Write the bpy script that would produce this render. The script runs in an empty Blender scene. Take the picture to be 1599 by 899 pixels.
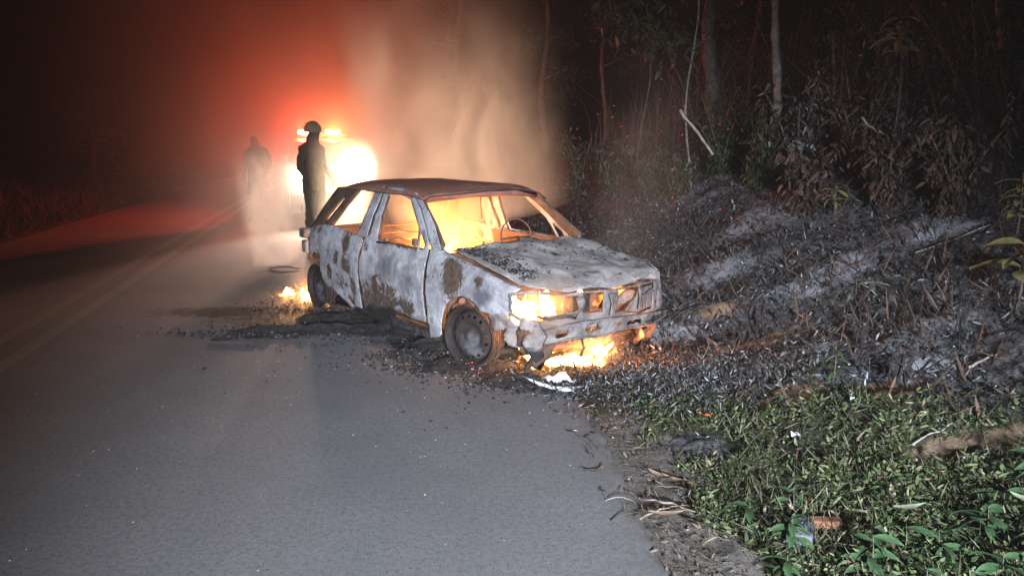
import bpy, bmesh, math, random
import numpy as np
from mathutils import Vector, Matrix, noise as mn
from mathutils.geometry import delaunay_2d_cdt

random.seed(7)
rng = np.random.default_rng(7)
S = bpy.context.scene
COL = S.collection
R = math.radians

# ------------------------------------------------------------------ camera
cd = bpy.data.cameras.new('camera')
cam = bpy.data.objects.new('camera', cd)
COL.objects.link(cam)
cam.location = (0, 0, 1.6)
cam.rotation_euler = (R(90 - 10.5), 0, 0)
cd.sensor_width = 36
cd.lens = 36 * 1200 / 1599
cd.clip_start = .05
cd.clip_end = 400
S.camera = cam

# ------------------------------------------------------------------ world: night sky
w = bpy.data.worlds.new('World')
S.world = w
w.use_nodes = True
nt = w.node_tree
bg = nt.nodes['Background']
sky = nt.nodes.new('ShaderNodeTexSky')
sky.sky_type = 'NISHITA'
sky.sun_disc = False
sky.sun_elevation = R(-4)
sky.sun_rotation = R(200)
nt.links.new(sky.outputs[0], bg.inputs[0])
bg.inputs[1].default_value = .02
S.view_settings.view_transform = 'Standard'
S.view_settings.look = 'None'
S.view_settings.exposure = 0
S.view_settings.gamma = 1
S.cycles.use_denoising = True
S.cycles.max_bounces = 6
S.cycles.volume_bounces = 1
S.cycles.transparent_max_bounces = 12
S.cycles.volume_step_rate = 1.5
S.cycles.volume_max_steps = 128
S.cycles.sample_clamp_indirect = 3


def lamp(name, kind, loc, power, col, size=.05, aim=None, cone=None, blend=.5, parent=None):
    ld = bpy.data.lights.new(name, kind)
    ld.energy = power
    ld.color = col
    if kind != 'SUN':
        ld.shadow_soft_size = size
    if cone:
        ld.spot_size = R(cone)
        ld.spot_blend = blend
    o = bpy.data.objects.new(name, ld)
    COL.objects.link(o)
    o.location = loc
    if aim is not None:
        o.rotation_euler = (Vector(aim) - Vector(loc)).to_track_quat('-Z', 'Y').to_euler()
    if parent:
        o.parent = parent
    return o


# work light / headlamp of the vehicle standing behind the photographer, and the phone's own flash
lamp('headlamp_behind_camera', 'SPOT', (.9, -4.2, 2.2), 15000, (.80, .88, 1), .35, (.60, 4.25, 0), 48, 1.0)
lamp('phone_flash', 'POINT', (.05, -.12, 1.66), 22, (.85, .93, 1), .02)

# ------------------------------------------------------------------ small numpy noise
_tab = rng.random((256, 256))


def vnoise(x, y, f=1.0, o=0):
    x = np.asarray(x, float) * f + 37.1 * o + 1000
    y = np.asarray(y, float) * f + 91.7 * o + 1000
    xi = np.floor(x).astype(int); yi = np.floor(y).astype(int)
    fx = x - xi; fy = y - yi
    fx = fx * fx * (3 - 2 * fx); fy = fy * fy * (3 - 2 * fy)
    g = lambda a, b: _tab[a & 255, b & 255]
    return (g(xi, yi) * (1 - fx) + g(xi + 1, yi) * fx) * (1 - fy) + (g(xi, yi + 1) * (1 - fx) + g(xi + 1, yi + 1) * fx) * fy - .5


def fbm(x, y, f=1.0, n=4, o=0):
    r = 0; a = 1
    for i in range(n):
        r = r + a * vnoise(x, y, f, o + i * 3)
        f *= 2.1; a *= .5
    return r


def sstep(a, b, x):
    t = np.clip((np.asarray(x, float) - a) / (b - a), 0, 1)
    return t * t * (3 - 2 * t)


# ------------------------------------------------------------------ terrain functions
def road_r(y):
    y = np.asarray(y, float)
    return .60 - .21 * .5 * np.log1p(np.exp(np.clip((y - 3.9) / .5, -30, 30)))


def line_x(y):
    return -3.74 - .225 * (np.asarray(y, float) - 5.41)


def road_l(y):
    return line_x(y) - 3.1


_ss = [0, .25, .5, 1, 1.8, 2.6, 4, 6, 9, 14, 30]
_zz = [-.03, -.005, .01, .06, .25, .57, 1.20, 1.95, 2.60, 3.3, 5.0]


def ground_z(x, y, detail=True):
    x = np.asarray(x, float); y = np.asarray(y, float)
    s = (x - road_r(y)) * .98
    z = np.where(s < 0, -.03, np.interp(s, _ss, _zz))
    sl = (road_l(y) - x)
    z = np.where(sl > 0, -.03 + .16 * sstep(.2, 1.2, sl) + .25 * sstep(1, 6, sl) * sl * .35, z)
    a = sstep(.15, 1.6, s) + sstep(.4, 2, sl)
    z = z + a * (.22 * fbm(x, y, .55, 3) + .5 * a * .10 * fbm(x, y, 2.2, 3, 5))
    if detail:
        z = z + sstep(.02, .3, np.maximum(s, sl)) * (.035 * fbm(x, y, 7, 3, 9) + .016 * fbm(x, y, 24, 2, 12))
    # the pit in front of the wreck, and the little cut bank
    z = z + sstep(.8, 1.4, s) * .10 * sstep(-.1, .25, (x - 1.6) * .35 + (y - 3.75) * .8) * np.exp(-((y - 4.1) / 1.0) ** 2)
    return z


def gz(x, y):
    return float(ground_z(x, y))


# ------------------------------------------------------------------ materials
def newmat(name):
    m = bpy.data.materials.new(name)
    m.use_nodes = True
    n = m.node_tree.nodes
    for k in list(n):
        if k.type != 'OUTPUT_MATERIAL':
            n.remove(k)
    return m, m.node_tree, [k for k in n if k.type == 'OUTPUT_MATERIAL'][0]


class G:
    """tiny node-graph helper"""
    def __init__(s, name):
        s.m, s.t, s.out = newmat(name)
        s.b = s.t.nodes.new('ShaderNodeBsdfPrincipled')
        s.t.links.new(s.b.outputs[0], s.out.inputs[0])
        s.tc = s.t.nodes.new('ShaderNodeTexCoord')

    def L(s, a, b):
        s.t.links.new(a, b)

    def N(s, kind, **kw):
        n = s.t.nodes.new('ShaderNode' + kind)
        for k, v in kw.items():
            setattr(n, k, v)
        return n

    def noise(s, scale, detail=4, rough=.6, co='Object', dist=0.0, out=0):
        n = s.N('TexNoise')
        n.inputs['Scale'].default_value = scale
        n.inputs['Detail'].default_value = detail
        n.inputs['Roughness'].default_value = rough
        n.inputs['Distortion'].default_value = dist
        s.L(s.tc.outputs[co], n.inputs['Vector'])
        return n.outputs[out]

    def ramp(s, v, a, b, lo=0.0, hi=1.0):
        n = s.N('MapRange')
        n.interpolation_type = 'SMOOTHSTEP'
        s.L(v, n.inputs[0])
        for i, k in zip((1, 2, 3, 4), (a, b, lo, hi)):
            n.inputs[i].default_value = k
        return n.outputs[0]

    def mix(s, f, a, b):
        n = s.N('Mix', data_type='RGBA')
        for i, v in ((0, f), (6, a), (7, b)):
            if isinstance(v, (int, float)):
                n.inputs[i].default_value = v
            elif isinstance(v, (tuple, list)):
                n.inputs[i].default_value = tuple(v) + ((1,) if len(v) == 3 else ())
            else:
                s.L(v, n.inputs[i])
        return n.outputs[2]

    def math(s, op, a, b=0.0):
        n = s.N('Math', operation=op)
        for i, v in ((0, a), (1, b)):
            if isinstance(v, (int, float)):
                n.inputs[i].default_value = v
            else:
                s.L(v, n.inputs[i])
        return n.outputs[0]

    def attr(s, name):
        n = s.N('Attribute')
        n.attribute_name = name
        sep = s.N('SeparateColor')
        s.L(n.outputs['Color'], sep.inputs[0])
        return sep.outputs

    def rnd(s):
        return s.N('NewGeometry').outputs['Random Per Island']

    def bump(s, h, dist=.01, strength=1.0):
        n = s.N('Bump')
        n.inputs['Strength'].default_value = strength
        n.inputs['Distance'].default_value = dist
        s.L(h, n.inputs['Height'])
        s.L(n.outputs[0], s.b.inputs['Normal'])
        return n

    def set(s, col=None, rough=None, metal=None, spec=None):
        for k, v in (('Base Color', col), ('Roughness', rough), ('Metallic', metal), ('Specular IOR Level', spec)):
            if v is None:
                continue
            if isinstance(v, (int, float)):
                s.b.inputs[k].default_value = v
            elif isinstance(v, (tuple, list)):
                s.b.inputs[k].default_value = tuple(v) + (1,)
            else:
                s.L(v, s.b.inputs[k])
        return s.m


def simple(name, c1, c2, scale=8, rough=.85, bump=.004, bscale=None, metal=0, spec=.3):
    g = G(name)
    f = g.ramp(g.noise(scale, 5, .65), .35, .65)
    g.bump(g.noise(bscale or scale * 4, 4), bump)
    return g.set(g.mix(f, c1, c2), rough, metal, spec)


def leafmat(name, cols, rough=.7, trans=0.0, spec=.2):
    g = G(name)
    r = g.N('ValToRGB')
    r.color_ramp.interpolation = 'LINEAR'
    e = r.color_ramp.elements
    while len(e) < len(cols):
        e.new(.5)
    for i, c in enumerate(cols):
        e[i].position = i / (len(cols) - 1)
        e[i].color = tuple(c) + (1,)
    g.L(g.rnd(), r.inputs[0])
    v = g.mix(g.ramp(g.noise(40, 2), .3, .7), (.75, .75, .75), (1.15, 1.15, 1.15))
    mm = g.N('Mix', data_type='RGBA', blend_type='MULTIPLY')
    mm.inputs[0].default_value = 1
    g.L(r.outputs[0], mm.inputs[6]); g.L(v, mm.inputs[7])
    g.set(mm.outputs[2], rough, 0, spec)
    if trans:
        tr = g.N('BsdfTranslucent')
        g.L(mm.outputs[2], tr.inputs[0])
        ms = g.N('MixShader')
        ms.inputs[0].default_value = trans
        g.L(g.b.outputs[0], ms.inputs[1]); g.L(tr.outputs[0], ms.inputs[2])
        g.L(ms.outputs[0], g.out.inputs[0])
    return g.m


M = {}
# asphalt
g = G('asphalt')
c = g.mix(g.ramp(g.noise(.9, 5, .6), .3, .7), (.135, .134, .142), (.175, .173, .180))
c = g.mix(g.ramp(g.noise(38, 5, .8), .40, .70), c, (.095, .093, .095))
c = g.mix(g.ramp(g.noise(160, 2, .5), .52, .72), c, (.20, .195, .19))
c = g.mix(g.ramp(g.noise(110, 2, .5, dist=.4), .60, .72), c, (.045, .045, .047))
sa = g.attr('stain')
sn = g.math('ADD', sa[0], g.math('MULTIPLY', g.math('SUBTRACT', g.noise(9, 6, .7), .5), .9))
c = g.mix(g.ramp(sn, .35, .75), c, (.012, .011, .011))
sp = g.math('ADD', sa[1], g.math('MULTIPLY', g.math('SUBTRACT', g.noise(30, 6, .75), .5), 1.3))
c = g.mix(g.ramp(sp, .5, .8), c, (.27, .27, .28))
sd = g.math('ADD', sa[2], g.math('MULTIPLY', g.math('SUBTRACT', g.noise(14, 6, .7), .5), .9))
c = g.mix(g.ramp(sd, .35, .85), c, (.12, .105, .09))
g.bump(g.noise(120, 5, .75), .006, 1)
M['asphalt'] = g.set(c, .85, 0, .25)
g = G('worn_road_paint')
f = g.ramp(g.noise(26, 6, .75), .46, .70)
c = g.mix(f, (.24, .235, .21), (.15, .147, .15))
g.bump(g.noise(190, 3, .6), .0035, .8)
M['line'] = g.set(c, .7, 0, .3)
# ground
g = G('burnt_and_bare_ground')
z = g.attr('zone')
c = g.mix(g.ramp(g.noise(3, 6, .7), .35, .65), (.035, .038, .020), (.075, .065, .038))
ash = g.mix(g.ramp(g.noise(14, 7, .8, dist=.6), .40, .62), (.018, .017, .018), (.17, .17, .18))
ash = g.mix(g.ramp(g.noise(55, 5, .75), .55, .70), ash, (.38, .39, .41))
pa = g.N('Attribute'); pa.attribute_name = 'zone'
pf = g.math('ADD', pa.outputs['Alpha'], g.math('MULTIPLY', g.math('SUBTRACT', g.noise(11, 7, .8, dist=.8), .5), 1.6))
ash = g.mix(g.ramp(pf, .45, .85), ash, (.34, .35, .38))
za = g.math('ADD', z[0], g.math('MULTIPLY', g.math('SUBTRACT', g.noise(5, 6, .7), .5), 1.0))
c = g.mix(g.ramp(za, .4, .6), c, ash)
soil = g.mix(g.ramp(g.noise(9, 6, .75), .35, .65), (.17, .11, .07), (.31, .22, .145))
soil = g.mix(g.ramp(g.noise(60, 4, .7), .55, .75), soil, (.09, .06, .045))
zb = g.math('ADD', z[1], g.math('MULTIPLY', g.math('SUBTRACT', g.noise(6, 7, .75), .5), 1.2))
c = g.mix(g.ramp(zb, .45, .6), c, soil)
dirt = g.mix(g.ramp(g.noise(20, 6, .75), .35, .7), (.11, .10, .09), (.21, .19, .17))
zc = g.math('ADD', z[2], g.math('MULTIPLY', g.math('SUBTRACT', g.noise(9, 6, .7), .5), 1.0))
c = g.mix(g.ramp(zc, .4, .6), c, dirt)
g.bump(g.noise(45, 6, .75), .03, 1)
M['ground'] = g.set(c, .95, 0, .15)


def burnt(name, base, base2, brown, soot=(.018, .015, .014), rough=.82, metal=.0):
    g = G(name)
    a = g.attr('burn')
    n1 = g.noise(5.0, 9, .72, dist=.5)
    n2 = g.noise(24, 7, .75)
    n3 = g.noise(3.2, 9, .74, dist=.9)
    n4 = g.noise(90, 3, .7)
    c = g.mix(g.ramp(n1, .36, .62), base, base2)
    c = g.mix(g.ramp(n2, .52, .74), c, tuple(x * .5 for x in base2))
    c = g.mix(g.ramp(n4, .62, .72), c, tuple(x * .35 for x in base2))
    gr = g.math('ADD', a[2], g.math('MULTIPLY', g.math('SUBTRACT', n3, .5), 2.2))
    c = g.mix(g.ramp(gr, .08, .85), c, (.105, .10, .115))
    br = g.math('ADD', g.math('MULTIPLY', a[0], .80), g.math('MULTIPLY', g.math('SUBTRACT', g.noise(6, 9, .76, dist=1.0), .5), 2.7))
    thin = g.mix(.5, c, brown)
    c = g.mix(g.ramp(br, .22, .62), c, thin)
    c = g.mix(g.ramp(br, .50, .61), c, g.mix(g.ramp(n2, .4, .6), brown, tuple(x * .5 for x in brown)))
    so = g.math('ADD', a[1], g.math('MULTIPLY', g.math('SUBTRACT', g.noise(8, 9, .78), .5), 1.7))
    c = g.mix(g.ramp(so, .40, .85), c, soot)
    h = g.math('ADD', g.noise(70, 7, .75), g.math('MULTIPLY', br, .5))
    g.bump(h, .006, 1)
    return g.set(c, rough, metal, .25)


M['shell'] = burnt('burnt_white_body_steel', (.44, .43, .45), (.22, .21, .225), (.105, .07, .052))
M['hood'] = burnt('ash_grey_bonnet_steel', (.38, .35, .34), (.20, .185, .18), (.17, .105, .075))
M['roof'] = burnt('rust_brown_roof_steel', (.28, .12, .08), (.19, .08, .06), (.34, .22, .17))
M['rim'] = burnt('rusty_dark_wheel_steel', (.032, .022, .019), (.018, .013, .012), (.05, .032, .025))
M['rust'] = burnt('rust_and_soot_steel', (.13, .075, .05), (.06, .04, .03), (.2, .12, .08))
M['alu'] = burnt('scorched_grey_panel', (.24, .215, .205), (.10, .085, .08), (.15, .08, .05))
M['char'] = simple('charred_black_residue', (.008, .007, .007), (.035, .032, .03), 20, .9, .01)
M['whiteash'] = simple('melted_white_alloy', (.62, .62, .62), (.38, .37, .37), 16, .55, .01)
M['rubber'] = simple('black_rubber', (.012, .012, .012), (.03, .03, .03), 20, .8)
M['ashchunk'] = leafmat('loose_ash_chunks', [(.01, .009, .009), (.014, .013, .013), (.02, .018, .018), (.02, .018, .018), (.024, .022, .022), (.03, .028, .028), (.04, .038, .038), (.05, .048, .048), (.30, .29, .30)], .9)
M['glassbit'] = leafmat('scattered_glass_bits', [(.25, .24, .2), (.6, .6, .55), (.8, .8, .78), (.03, .03, .03)], .35)
M['ashleaf'] = leafmat('ash_grey_leaf_litter', [(.010, .010, .010), (.018, .017, .017), (.03, .028, .027), (.05, .045, .042), (.08, .077, .076), (.13, .13, .135), (.28, .285, .30)], .75)
M['charleaf'] = leafmat('charred_leaves', [(.012, .01, .009), (.03, .022, .018), (.06, .04, .03), (.10, .06, .04)], .8)
M['green'] = leafmat('green_ground_cover', [(.020, .032, .012), (.034, .056, .020), (.052, .082, .030), (.075, .10, .040), (.11, .125, .055), (.22, .22, .13)], .6, .2)
M['olive'] = leafmat('scorched_olive_blades', [(.02, .02, .013), (.04, .04, .02), (.06, .058, .03), (.15, .14, .09)], .65, .15)
M['broad'] = leafmat('broad_green_leaves', [(.02, .045, .022), (.032, .07, .03), (.055, .10, .045), (.13, .17, .10)], .42, .25)
M['paleleaf'] = leafmat('pale_green_leaves', [(.12, .15, .09), (.20, .23, .15), (.28, .30, .2)], .5, .2)
M['yellowleaf'] = leafmat('yellowed_leaves', [(.16, .12, .04), (.25, .20, .07), (.22, .21, .09), (.12, .085, .035)], .55, .2)
M['dryleaf'] = leafmat('dry_brown_leaves', [(.06, .042, .032), (.12, .085, .06), (.24, .17, .12), (.05, .038, .03)], .7, .1)
M['treeleaf'] = leafmat('dark_forest_leaves', [(.02, .028, .012), (.035, .05, .02), (.05, .06, .03), (.07, .06, .035)], .5, .2)
M['brush'] = leafmat('scorched_hanging_leaves', [(.02, .018, .012), (.035, .03, .02), (.045, .045, .028), (.06, .045, .03), (.07, .07, .06), (.12, .12, .12)], .7, .15)
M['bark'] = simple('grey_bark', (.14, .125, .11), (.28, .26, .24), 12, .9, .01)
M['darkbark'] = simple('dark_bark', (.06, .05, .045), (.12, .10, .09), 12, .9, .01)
M['palewood'] = simple('bare_pale_wood', (.18, .165, .15), (.30, .28, .26), 14, .8, .006)
M['twig'] = simple('dry_twig', (.05, .035, .028), (.13, .10, .08), 20, .85)
M['root'] = simple('dry_root', (.12, .09, .07), (.22, .18, .15), 20, .85)
M['bag'] = simple('dull_blue_grey_plastic', (.045, .055, .065), (.08, .09, .105), 6, .4, .006)
M['brick'] = simple('orange_clay', (.13, .06, .03), (.18, .085, .045), 14, .85)
M['suit'] = simple('dark_uniform_cloth', (.014, .013, .014), (.022, .02, .02), 10, .9, .02, 14, 0, .2)
M['helmet'] = simple('scuffed_helmet_shell', (.10, .08, .05), (.16, .13, .08), 6, .35)
M['reflex'] = simple('dark_reflective_tape', (.10, .10, .09), (.16, .15, .12), 10, .35)  # tape in a plain dark tone
M['skin'] = simple('skin', (.30, .17, .12), (.34, .2, .14), 10, .6)
M['carpaint'] = simple('dark_red_vehicle_paint', (.12, .015, .012), (.14, .018, .014), 3, .3, .0005, 60, 0, .5)
M['carblack'] = simple('black_vehicle_trim', (.015, .015, .015), (.025, .025, .025), 8, .5)
M['carglass'] = simple('dark_windscreen_glass', (.02, .02, .022), (.03, .03, .03), 3, .08, .0002)
M['steel'] = simple('galvanised_steel', (.3, .3, .3), (.38, .38, .38), 8, .5)


def emat(name, col, strength):
    m, t, o = newmat(name)
    e = t.nodes.new('ShaderNodeEmission')
    e.inputs[0].default_value = tuple(col) + (1,)
    e.inputs[1].default_value = strength
    t.links.new(e.outputs[0], o.inputs[0])
    return m


M['headglow'] = emat('headlamp_lens_lit', (1, .93, .78), 60)
M['redglow'] = emat('red_beacon_lens_lit', (1, .16, .05), 45)
M['amberglow'] = emat('amber_beacon_lens_lit', (1, .62, .12), 40)
M['ember'] = emat('glowing_ember', (1, .16, .03), 2.2)
M['farlamp'] = emat('distant_orange_lamp_lit', (1, .35, .06), 4)


def volmat(name, density, color, aniso=.3, noise=None, emis=None):
    """noise = (scale, lo, hi, radius falloff in object space)"""
    m, t, o = newmat(name)
    v = t.nodes.new('ShaderNodeVolumePrincipled')
    v.inputs['Color'].default_value = tuple(color) + (1,)
    v.inputs['Anisotropy'].default_value = aniso
    v.inputs['Density'].default_value = density
    t.links.new(v.outputs[0], o.inputs['Volume'])
    return m, t, v


# ------------------------------------------------------------------ object builders
def finish(o, parent=None, smooth=False, label=None, cat=None, group=None, kind=None):
    if parent:
        o.parent = parent
    if smooth and o.type == 'MESH':
        o.data.polygons.foreach_set('use_smooth', [True] * len(o.data.polygons))
    if label: o['label'] = label
    if cat: o['category'] = cat
    if group: o['group'] = group
    if kind: o['kind'] = kind
    return o


def mk(name, verts, faces, mat, parent=None, smooth=False, **kw):
    me = bpy.data.meshes.new(name)
    me.from_pydata([tuple(v) for v in verts], [], faces)
    me.update()
    if mat: me.materials.append(mat)
    o = bpy.data.objects.new(name, me)
    COL.objects.link(o)
    return finish(o, parent, smooth, **kw)


def mkbm(name, bm, mat, parent=None, smooth=False, **kw):
    me = bpy.data.meshes.new(name)
    bm.to_mesh(me); bm.free()
    if mat: me.materials.append(mat)
    o = bpy.data.objects.new(name, me)
    COL.objects.link(o)
    return finish(o, parent, smooth, **kw)


def empty(name, loc=(0, 0, 0), rz=0, label=None, cat=None, group=None):
    o = bpy.data.objects.new(name, None)
    COL.objects.link(o)
    o.empty_display_size = .1
    o.location = loc
    o.rotation_euler = (0, 0, rz)
    return finish(o, None, False, label, cat, group)


def bigmesh(name, V, T, mat, parent=None, smooth=False, **kw):
    """V (n,3) float, T (m,3) int"""
    me = bpy.data.meshes.new(name)
    me.vertices.add(len(V)); me.vertices.foreach_set('co', np.ascontiguousarray(V, dtype=np.float32).ravel())
    me.loops.add(T.size); me.loops.foreach_set('vertex_index', T.astype(np.int32).ravel())
    me.polygons.add(len(T))
    k = T.shape[1]
    me.polygons.foreach_set('loop_start', np.arange(0, T.size, k, dtype=np.int32))
    me.polygons.foreach_set('loop_total', np.full(len(T), k, dtype=np.int32))
    me.update(calc_edges=True)
    me.validate()
    if mat: me.materials.append(mat)
    o = bpy.data.objects.new(name, me)
    COL.objects.link(o)
    return finish(o, parent, smooth, **kw)


def tube_data(pts, rad, seg=8, cap=True, wob=0):
    pts = [Vector(p) for p in pts]
    V, F = [], []
    n = len(pts)
    ref = Vector((0, 0, 1))
    for i, p in enumerate(pts):
        d = (pts[min(i + 1, n - 1)] - pts[max(i - 1, 0)]).normalized()
        if abs(d.dot(ref)) > .95:
            ref = Vector((1, 0, 0))
        a = d.cross(ref).normalized(); b = d.cross(a).normalized()
        ref = b.cross(d) if abs(b.cross(d).length) > .1 else ref
        r = rad[i] if hasattr(rad, '__len__') else rad
        for k in range(seg):
            t = 2 * math.pi * k / seg
            rr = r * (1 + (random.uniform(-wob, wob) if wob else 0))
            V.append(p + (a * math.cos(t) + b * math.sin(t)) * rr)
    for i in range(n - 1):
        for k in range(seg):
            k2 = (k + 1) % seg
            F.append((i * seg + k, i * seg + k2, (i + 1) * seg + k2, (i + 1) * seg + k))
    if cap:
        F.append(tuple(range(seg))[::-1]); F.append(tuple((n - 1) * seg + k for k in range(seg)))
    return V, F


def tubes(name, specs, mat, parent=None, seg=8, wob=0, **kw):
    V, F = [], []
    for pts, rad in specs:
        v, f = tube_data(pts, rad, seg, True, wob)
        b = len(V); V += v; F += [tuple(i + b for i in q) for q in f]
    return mk(name, V, F, mat, parent, True, **kw)


def box_data(c, s, rot=None):
    V = []
    for x in (-.5, .5):
        for y in (-.5, .5):
            for z in (-.5, .5):
                v = Vector((x * s[0], y * s[1], z * s[2]))
                if rot: v = rot @ v
                V.append(v + Vector(c))
    F = [(0, 1, 3, 2), (4, 6, 7, 5), (0, 4, 5, 1), (2, 3, 7, 6), (0, 2, 6, 4), (1, 5, 7, 3)]
    return V, F


def boxes(name, specs, mat, parent=None, bevel=.004, **kw):
    V, F = [], []
    for sp in specs:
        v, f = box_data(*sp)
        b = len(V); V += v; F += [tuple(i + b for i in q) for q in f]
    o = mk(name, V, F, mat, parent, False, **kw)
    if bevel:
        m = o.modifiers.new('bevel', 'BEVEL'); m.width = bevel; m.segments = 2; m.limit_method = 'ANGLE'
    return o


def leaf_arrays(P, D, Nn, L, Wd, curl, fold=0.15):
    """six-vertex curved leaves; all args numpy"""
    n = len(P)
    D = D / np.linalg.norm(D, axis=1, keepdims=True)
    Sd = np.cross(D, Nn); Sd /= np.linalg.norm(Sd, axis=1, keepdims=True) + 1e-9
    Nn = np.cross(Sd, D)
    t = np.array([0, .33, .33, .7, .7, 1.0]); ww = np.array([.04, .5, -.5, .38, -.38, 0])
    V = (P[:, None, :] + D[:, None, :] * (t[None, :, None] * L[:, None, None])
         + Sd[:, None, :] * (ww[None, :, None] * Wd[:, None, None])
         + Nn[:, None, :] * ((curl[:, None] * t[None] ** 2 * L[:, None] + fold * np.abs(ww)[None] * Wd[:, None])[:, :, None]))
    T = np.array([(0, 2, 1), (1, 2, 4), (1, 4, 3), (3, 4, 5)])
    T = (T[None] + (np.arange(n) * 6)[:, None, None]).reshape(-1, 3)
    return V.reshape(-1, 3), T


def rand_dirs(n, up=0.0, spread=1.0):
    a = rng.uniform(0, 2 * np.pi, n)
    z = rng.normal(up, spread * .35, n)
    return np.stack([np.cos(a), np.sin(a), z], 1)


def inpoly(pts, poly):
    x, y = pts[:, 0], pts[:, 1]
    r = np.zeros(len(pts), bool)
    n = len(poly); j = n - 1
    for i in range(n):
        xi, yi = poly[i]; xj, yj = poly[j]
        c = ((yi > y) != (yj > y)) & (x < (xj - xi) * (y - yi) / ((yj - yi) or 1e-12) + xi)
        r ^= c; j = i
    return r


def resample(poly, step, jag=0):
    out = []
    for i in range(len(poly)):
        a = np.array(poly[i]); b = np.array(poly[(i + 1) % len(poly)])
        n = max(1, int(round(np.linalg.norm(b - a) / step)))
        for k in range(n):
            p = a + (b - a) * k / n
            if jag and k: p = p + np.array([random.uniform(-jag, jag), random.uniform(-jag, jag)])
            out.append(p)
    return out


def chaikin(poly, it=1, q=.2):
    for _ in range(it):
        o = []
        for i in range(len(poly)):
            a = np.array(poly[i]); b = np.array(poly[(i + 1) % len(poly)])
            o += [tuple(a + (b - a) * q), tuple(b + (a - b) * q)]
        poly = o
    return poly


def plate(name, outline, holes, fn, mat, parent, step=.035, thick=.004, jag=0, blobs=(), soft=0, **kw):
    """sheet-metal panel: a 2-D outline with holes, triangulated finely, bent into 3-D by fn, given thickness"""
    if soft:
        outline = chaikin(outline, soft, .16); holes = [chaikin(h, soft, .16) for h in holes]
    loops = [resample(outline, step, jag)] + [resample(h, step, jag) for h in holes]
    pts, edges = [], []
    for lp in loops:
        b = len(pts); pts += lp
        edges += [(b + i, b + (i + 1) % len(lp)) for i in range(len(lp))]
    arr = np.array(pts); E0 = arr.copy()
    lo, hi = arr.min(0), arr.max(0)
    xs = np.arange(lo[0] + step / 2, hi[0], step); ys = np.arange(lo[1] + step / 2, hi[1], step)
    gx, gy = np.meshgrid(xs, ys)
    gp = np.stack([gx.ravel(), gy.ravel()], 1) + rng.uniform(-.15, .15, (gx.size, 2)) * step
    ok = inpoly(gp, loops[0])
    for h in loops[1:]:
        ok &= ~inpoly(gp, h)
    gp = gp[ok]
    if len(gp):
        d = np.sqrt(((gp[:, None, :] - E0[None]) ** 2).sum(2)).min(1)
        gp = gp[d > step * .45]
    allp = [Vector(p) for p in pts] + [Vector(p) for p in gp]
    vo, _, fo, *_ = delaunay_2d_cdt(allp, edges, [], 0, 1e-6)
    vo = np.array([tuple(v) for v in vo])
    cen = np.array([vo[list(f)].mean(0) for f in fo])
    ok = inpoly(cen, loops[0])
    for h in loops[1:]:
        ok &= ~inpoly(cen, h)
    F = [tuple(f) for f, k in zip(fo, ok) if k]
    V = [fn(u, v) for u, v in vo]
    o = mk(name, V, F, mat, parent, True, **kw)
    burn = np.zeros((len(vo), 4)); burn[:, 3] = 1
    for (u, v, ru, rv, amt, ch) in blobs:
        val = amt * np.exp(-(((vo[:, 0] - u) / ru) ** 2 + ((vo[:, 1] - v) / rv) ** 2) ** 1.5)
        burn[:, ch] = np.maximum(burn[:, ch], val)
    at = o.data.attributes.new('burn', 'FLOAT_COLOR', 'POINT')
    at.data.foreach_set('color', burn.astype(np.float32).ravel())
    if thick:
        md = o.modifiers.new('thickness', 'SOLIDIFY'); md.thickness = thick; md.offset = 0
        if mat in (M['shell'], M['hood'], M['alu'], M['roof']):
            o.data.materials.append(M['char']); md.material_offset_rim = 1
    return o


def dent(x, y, f=3.0, a=.01, o=0):
    return a * mn.fractal(Vector((x * f + o, y * f - o, o * 1.7)), 1.0, 2.0, 4)


# ------------------------------------------------------------------ ground, road, markings
SOIL = [(2.14, 4.21, 0.23, 0.29), (2.12, 3.5, 0.43, 0.16), (2.42, 3.45, 0.3, 0.14), (1.68, 4.42, 0.3, 0.23), (1.78, 5.72, 0.43, 0.19), (1.32, 5.55, 0.27, 0.17), (1.22, 5.12, 0.19, 0.14), (1.75, 6.5, 0.18, 0.12)]   # bare orange soil: x, y, radii
PALE = [(2.43, 4.42, .30, .22), (2.95, 8.6, .8, .9), (3.06, 11.2, 1.0, 1.3), (2.64, 6.35, .5, .4), (2.88, 4.96, .3, .3), (1.9, 7.6, .6, .7), (2.1, 5.2, .2, .15), (3.6, 6.4, .4, .4), (1.35, 6.3, .35, .3)]   # whitish ash


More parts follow.
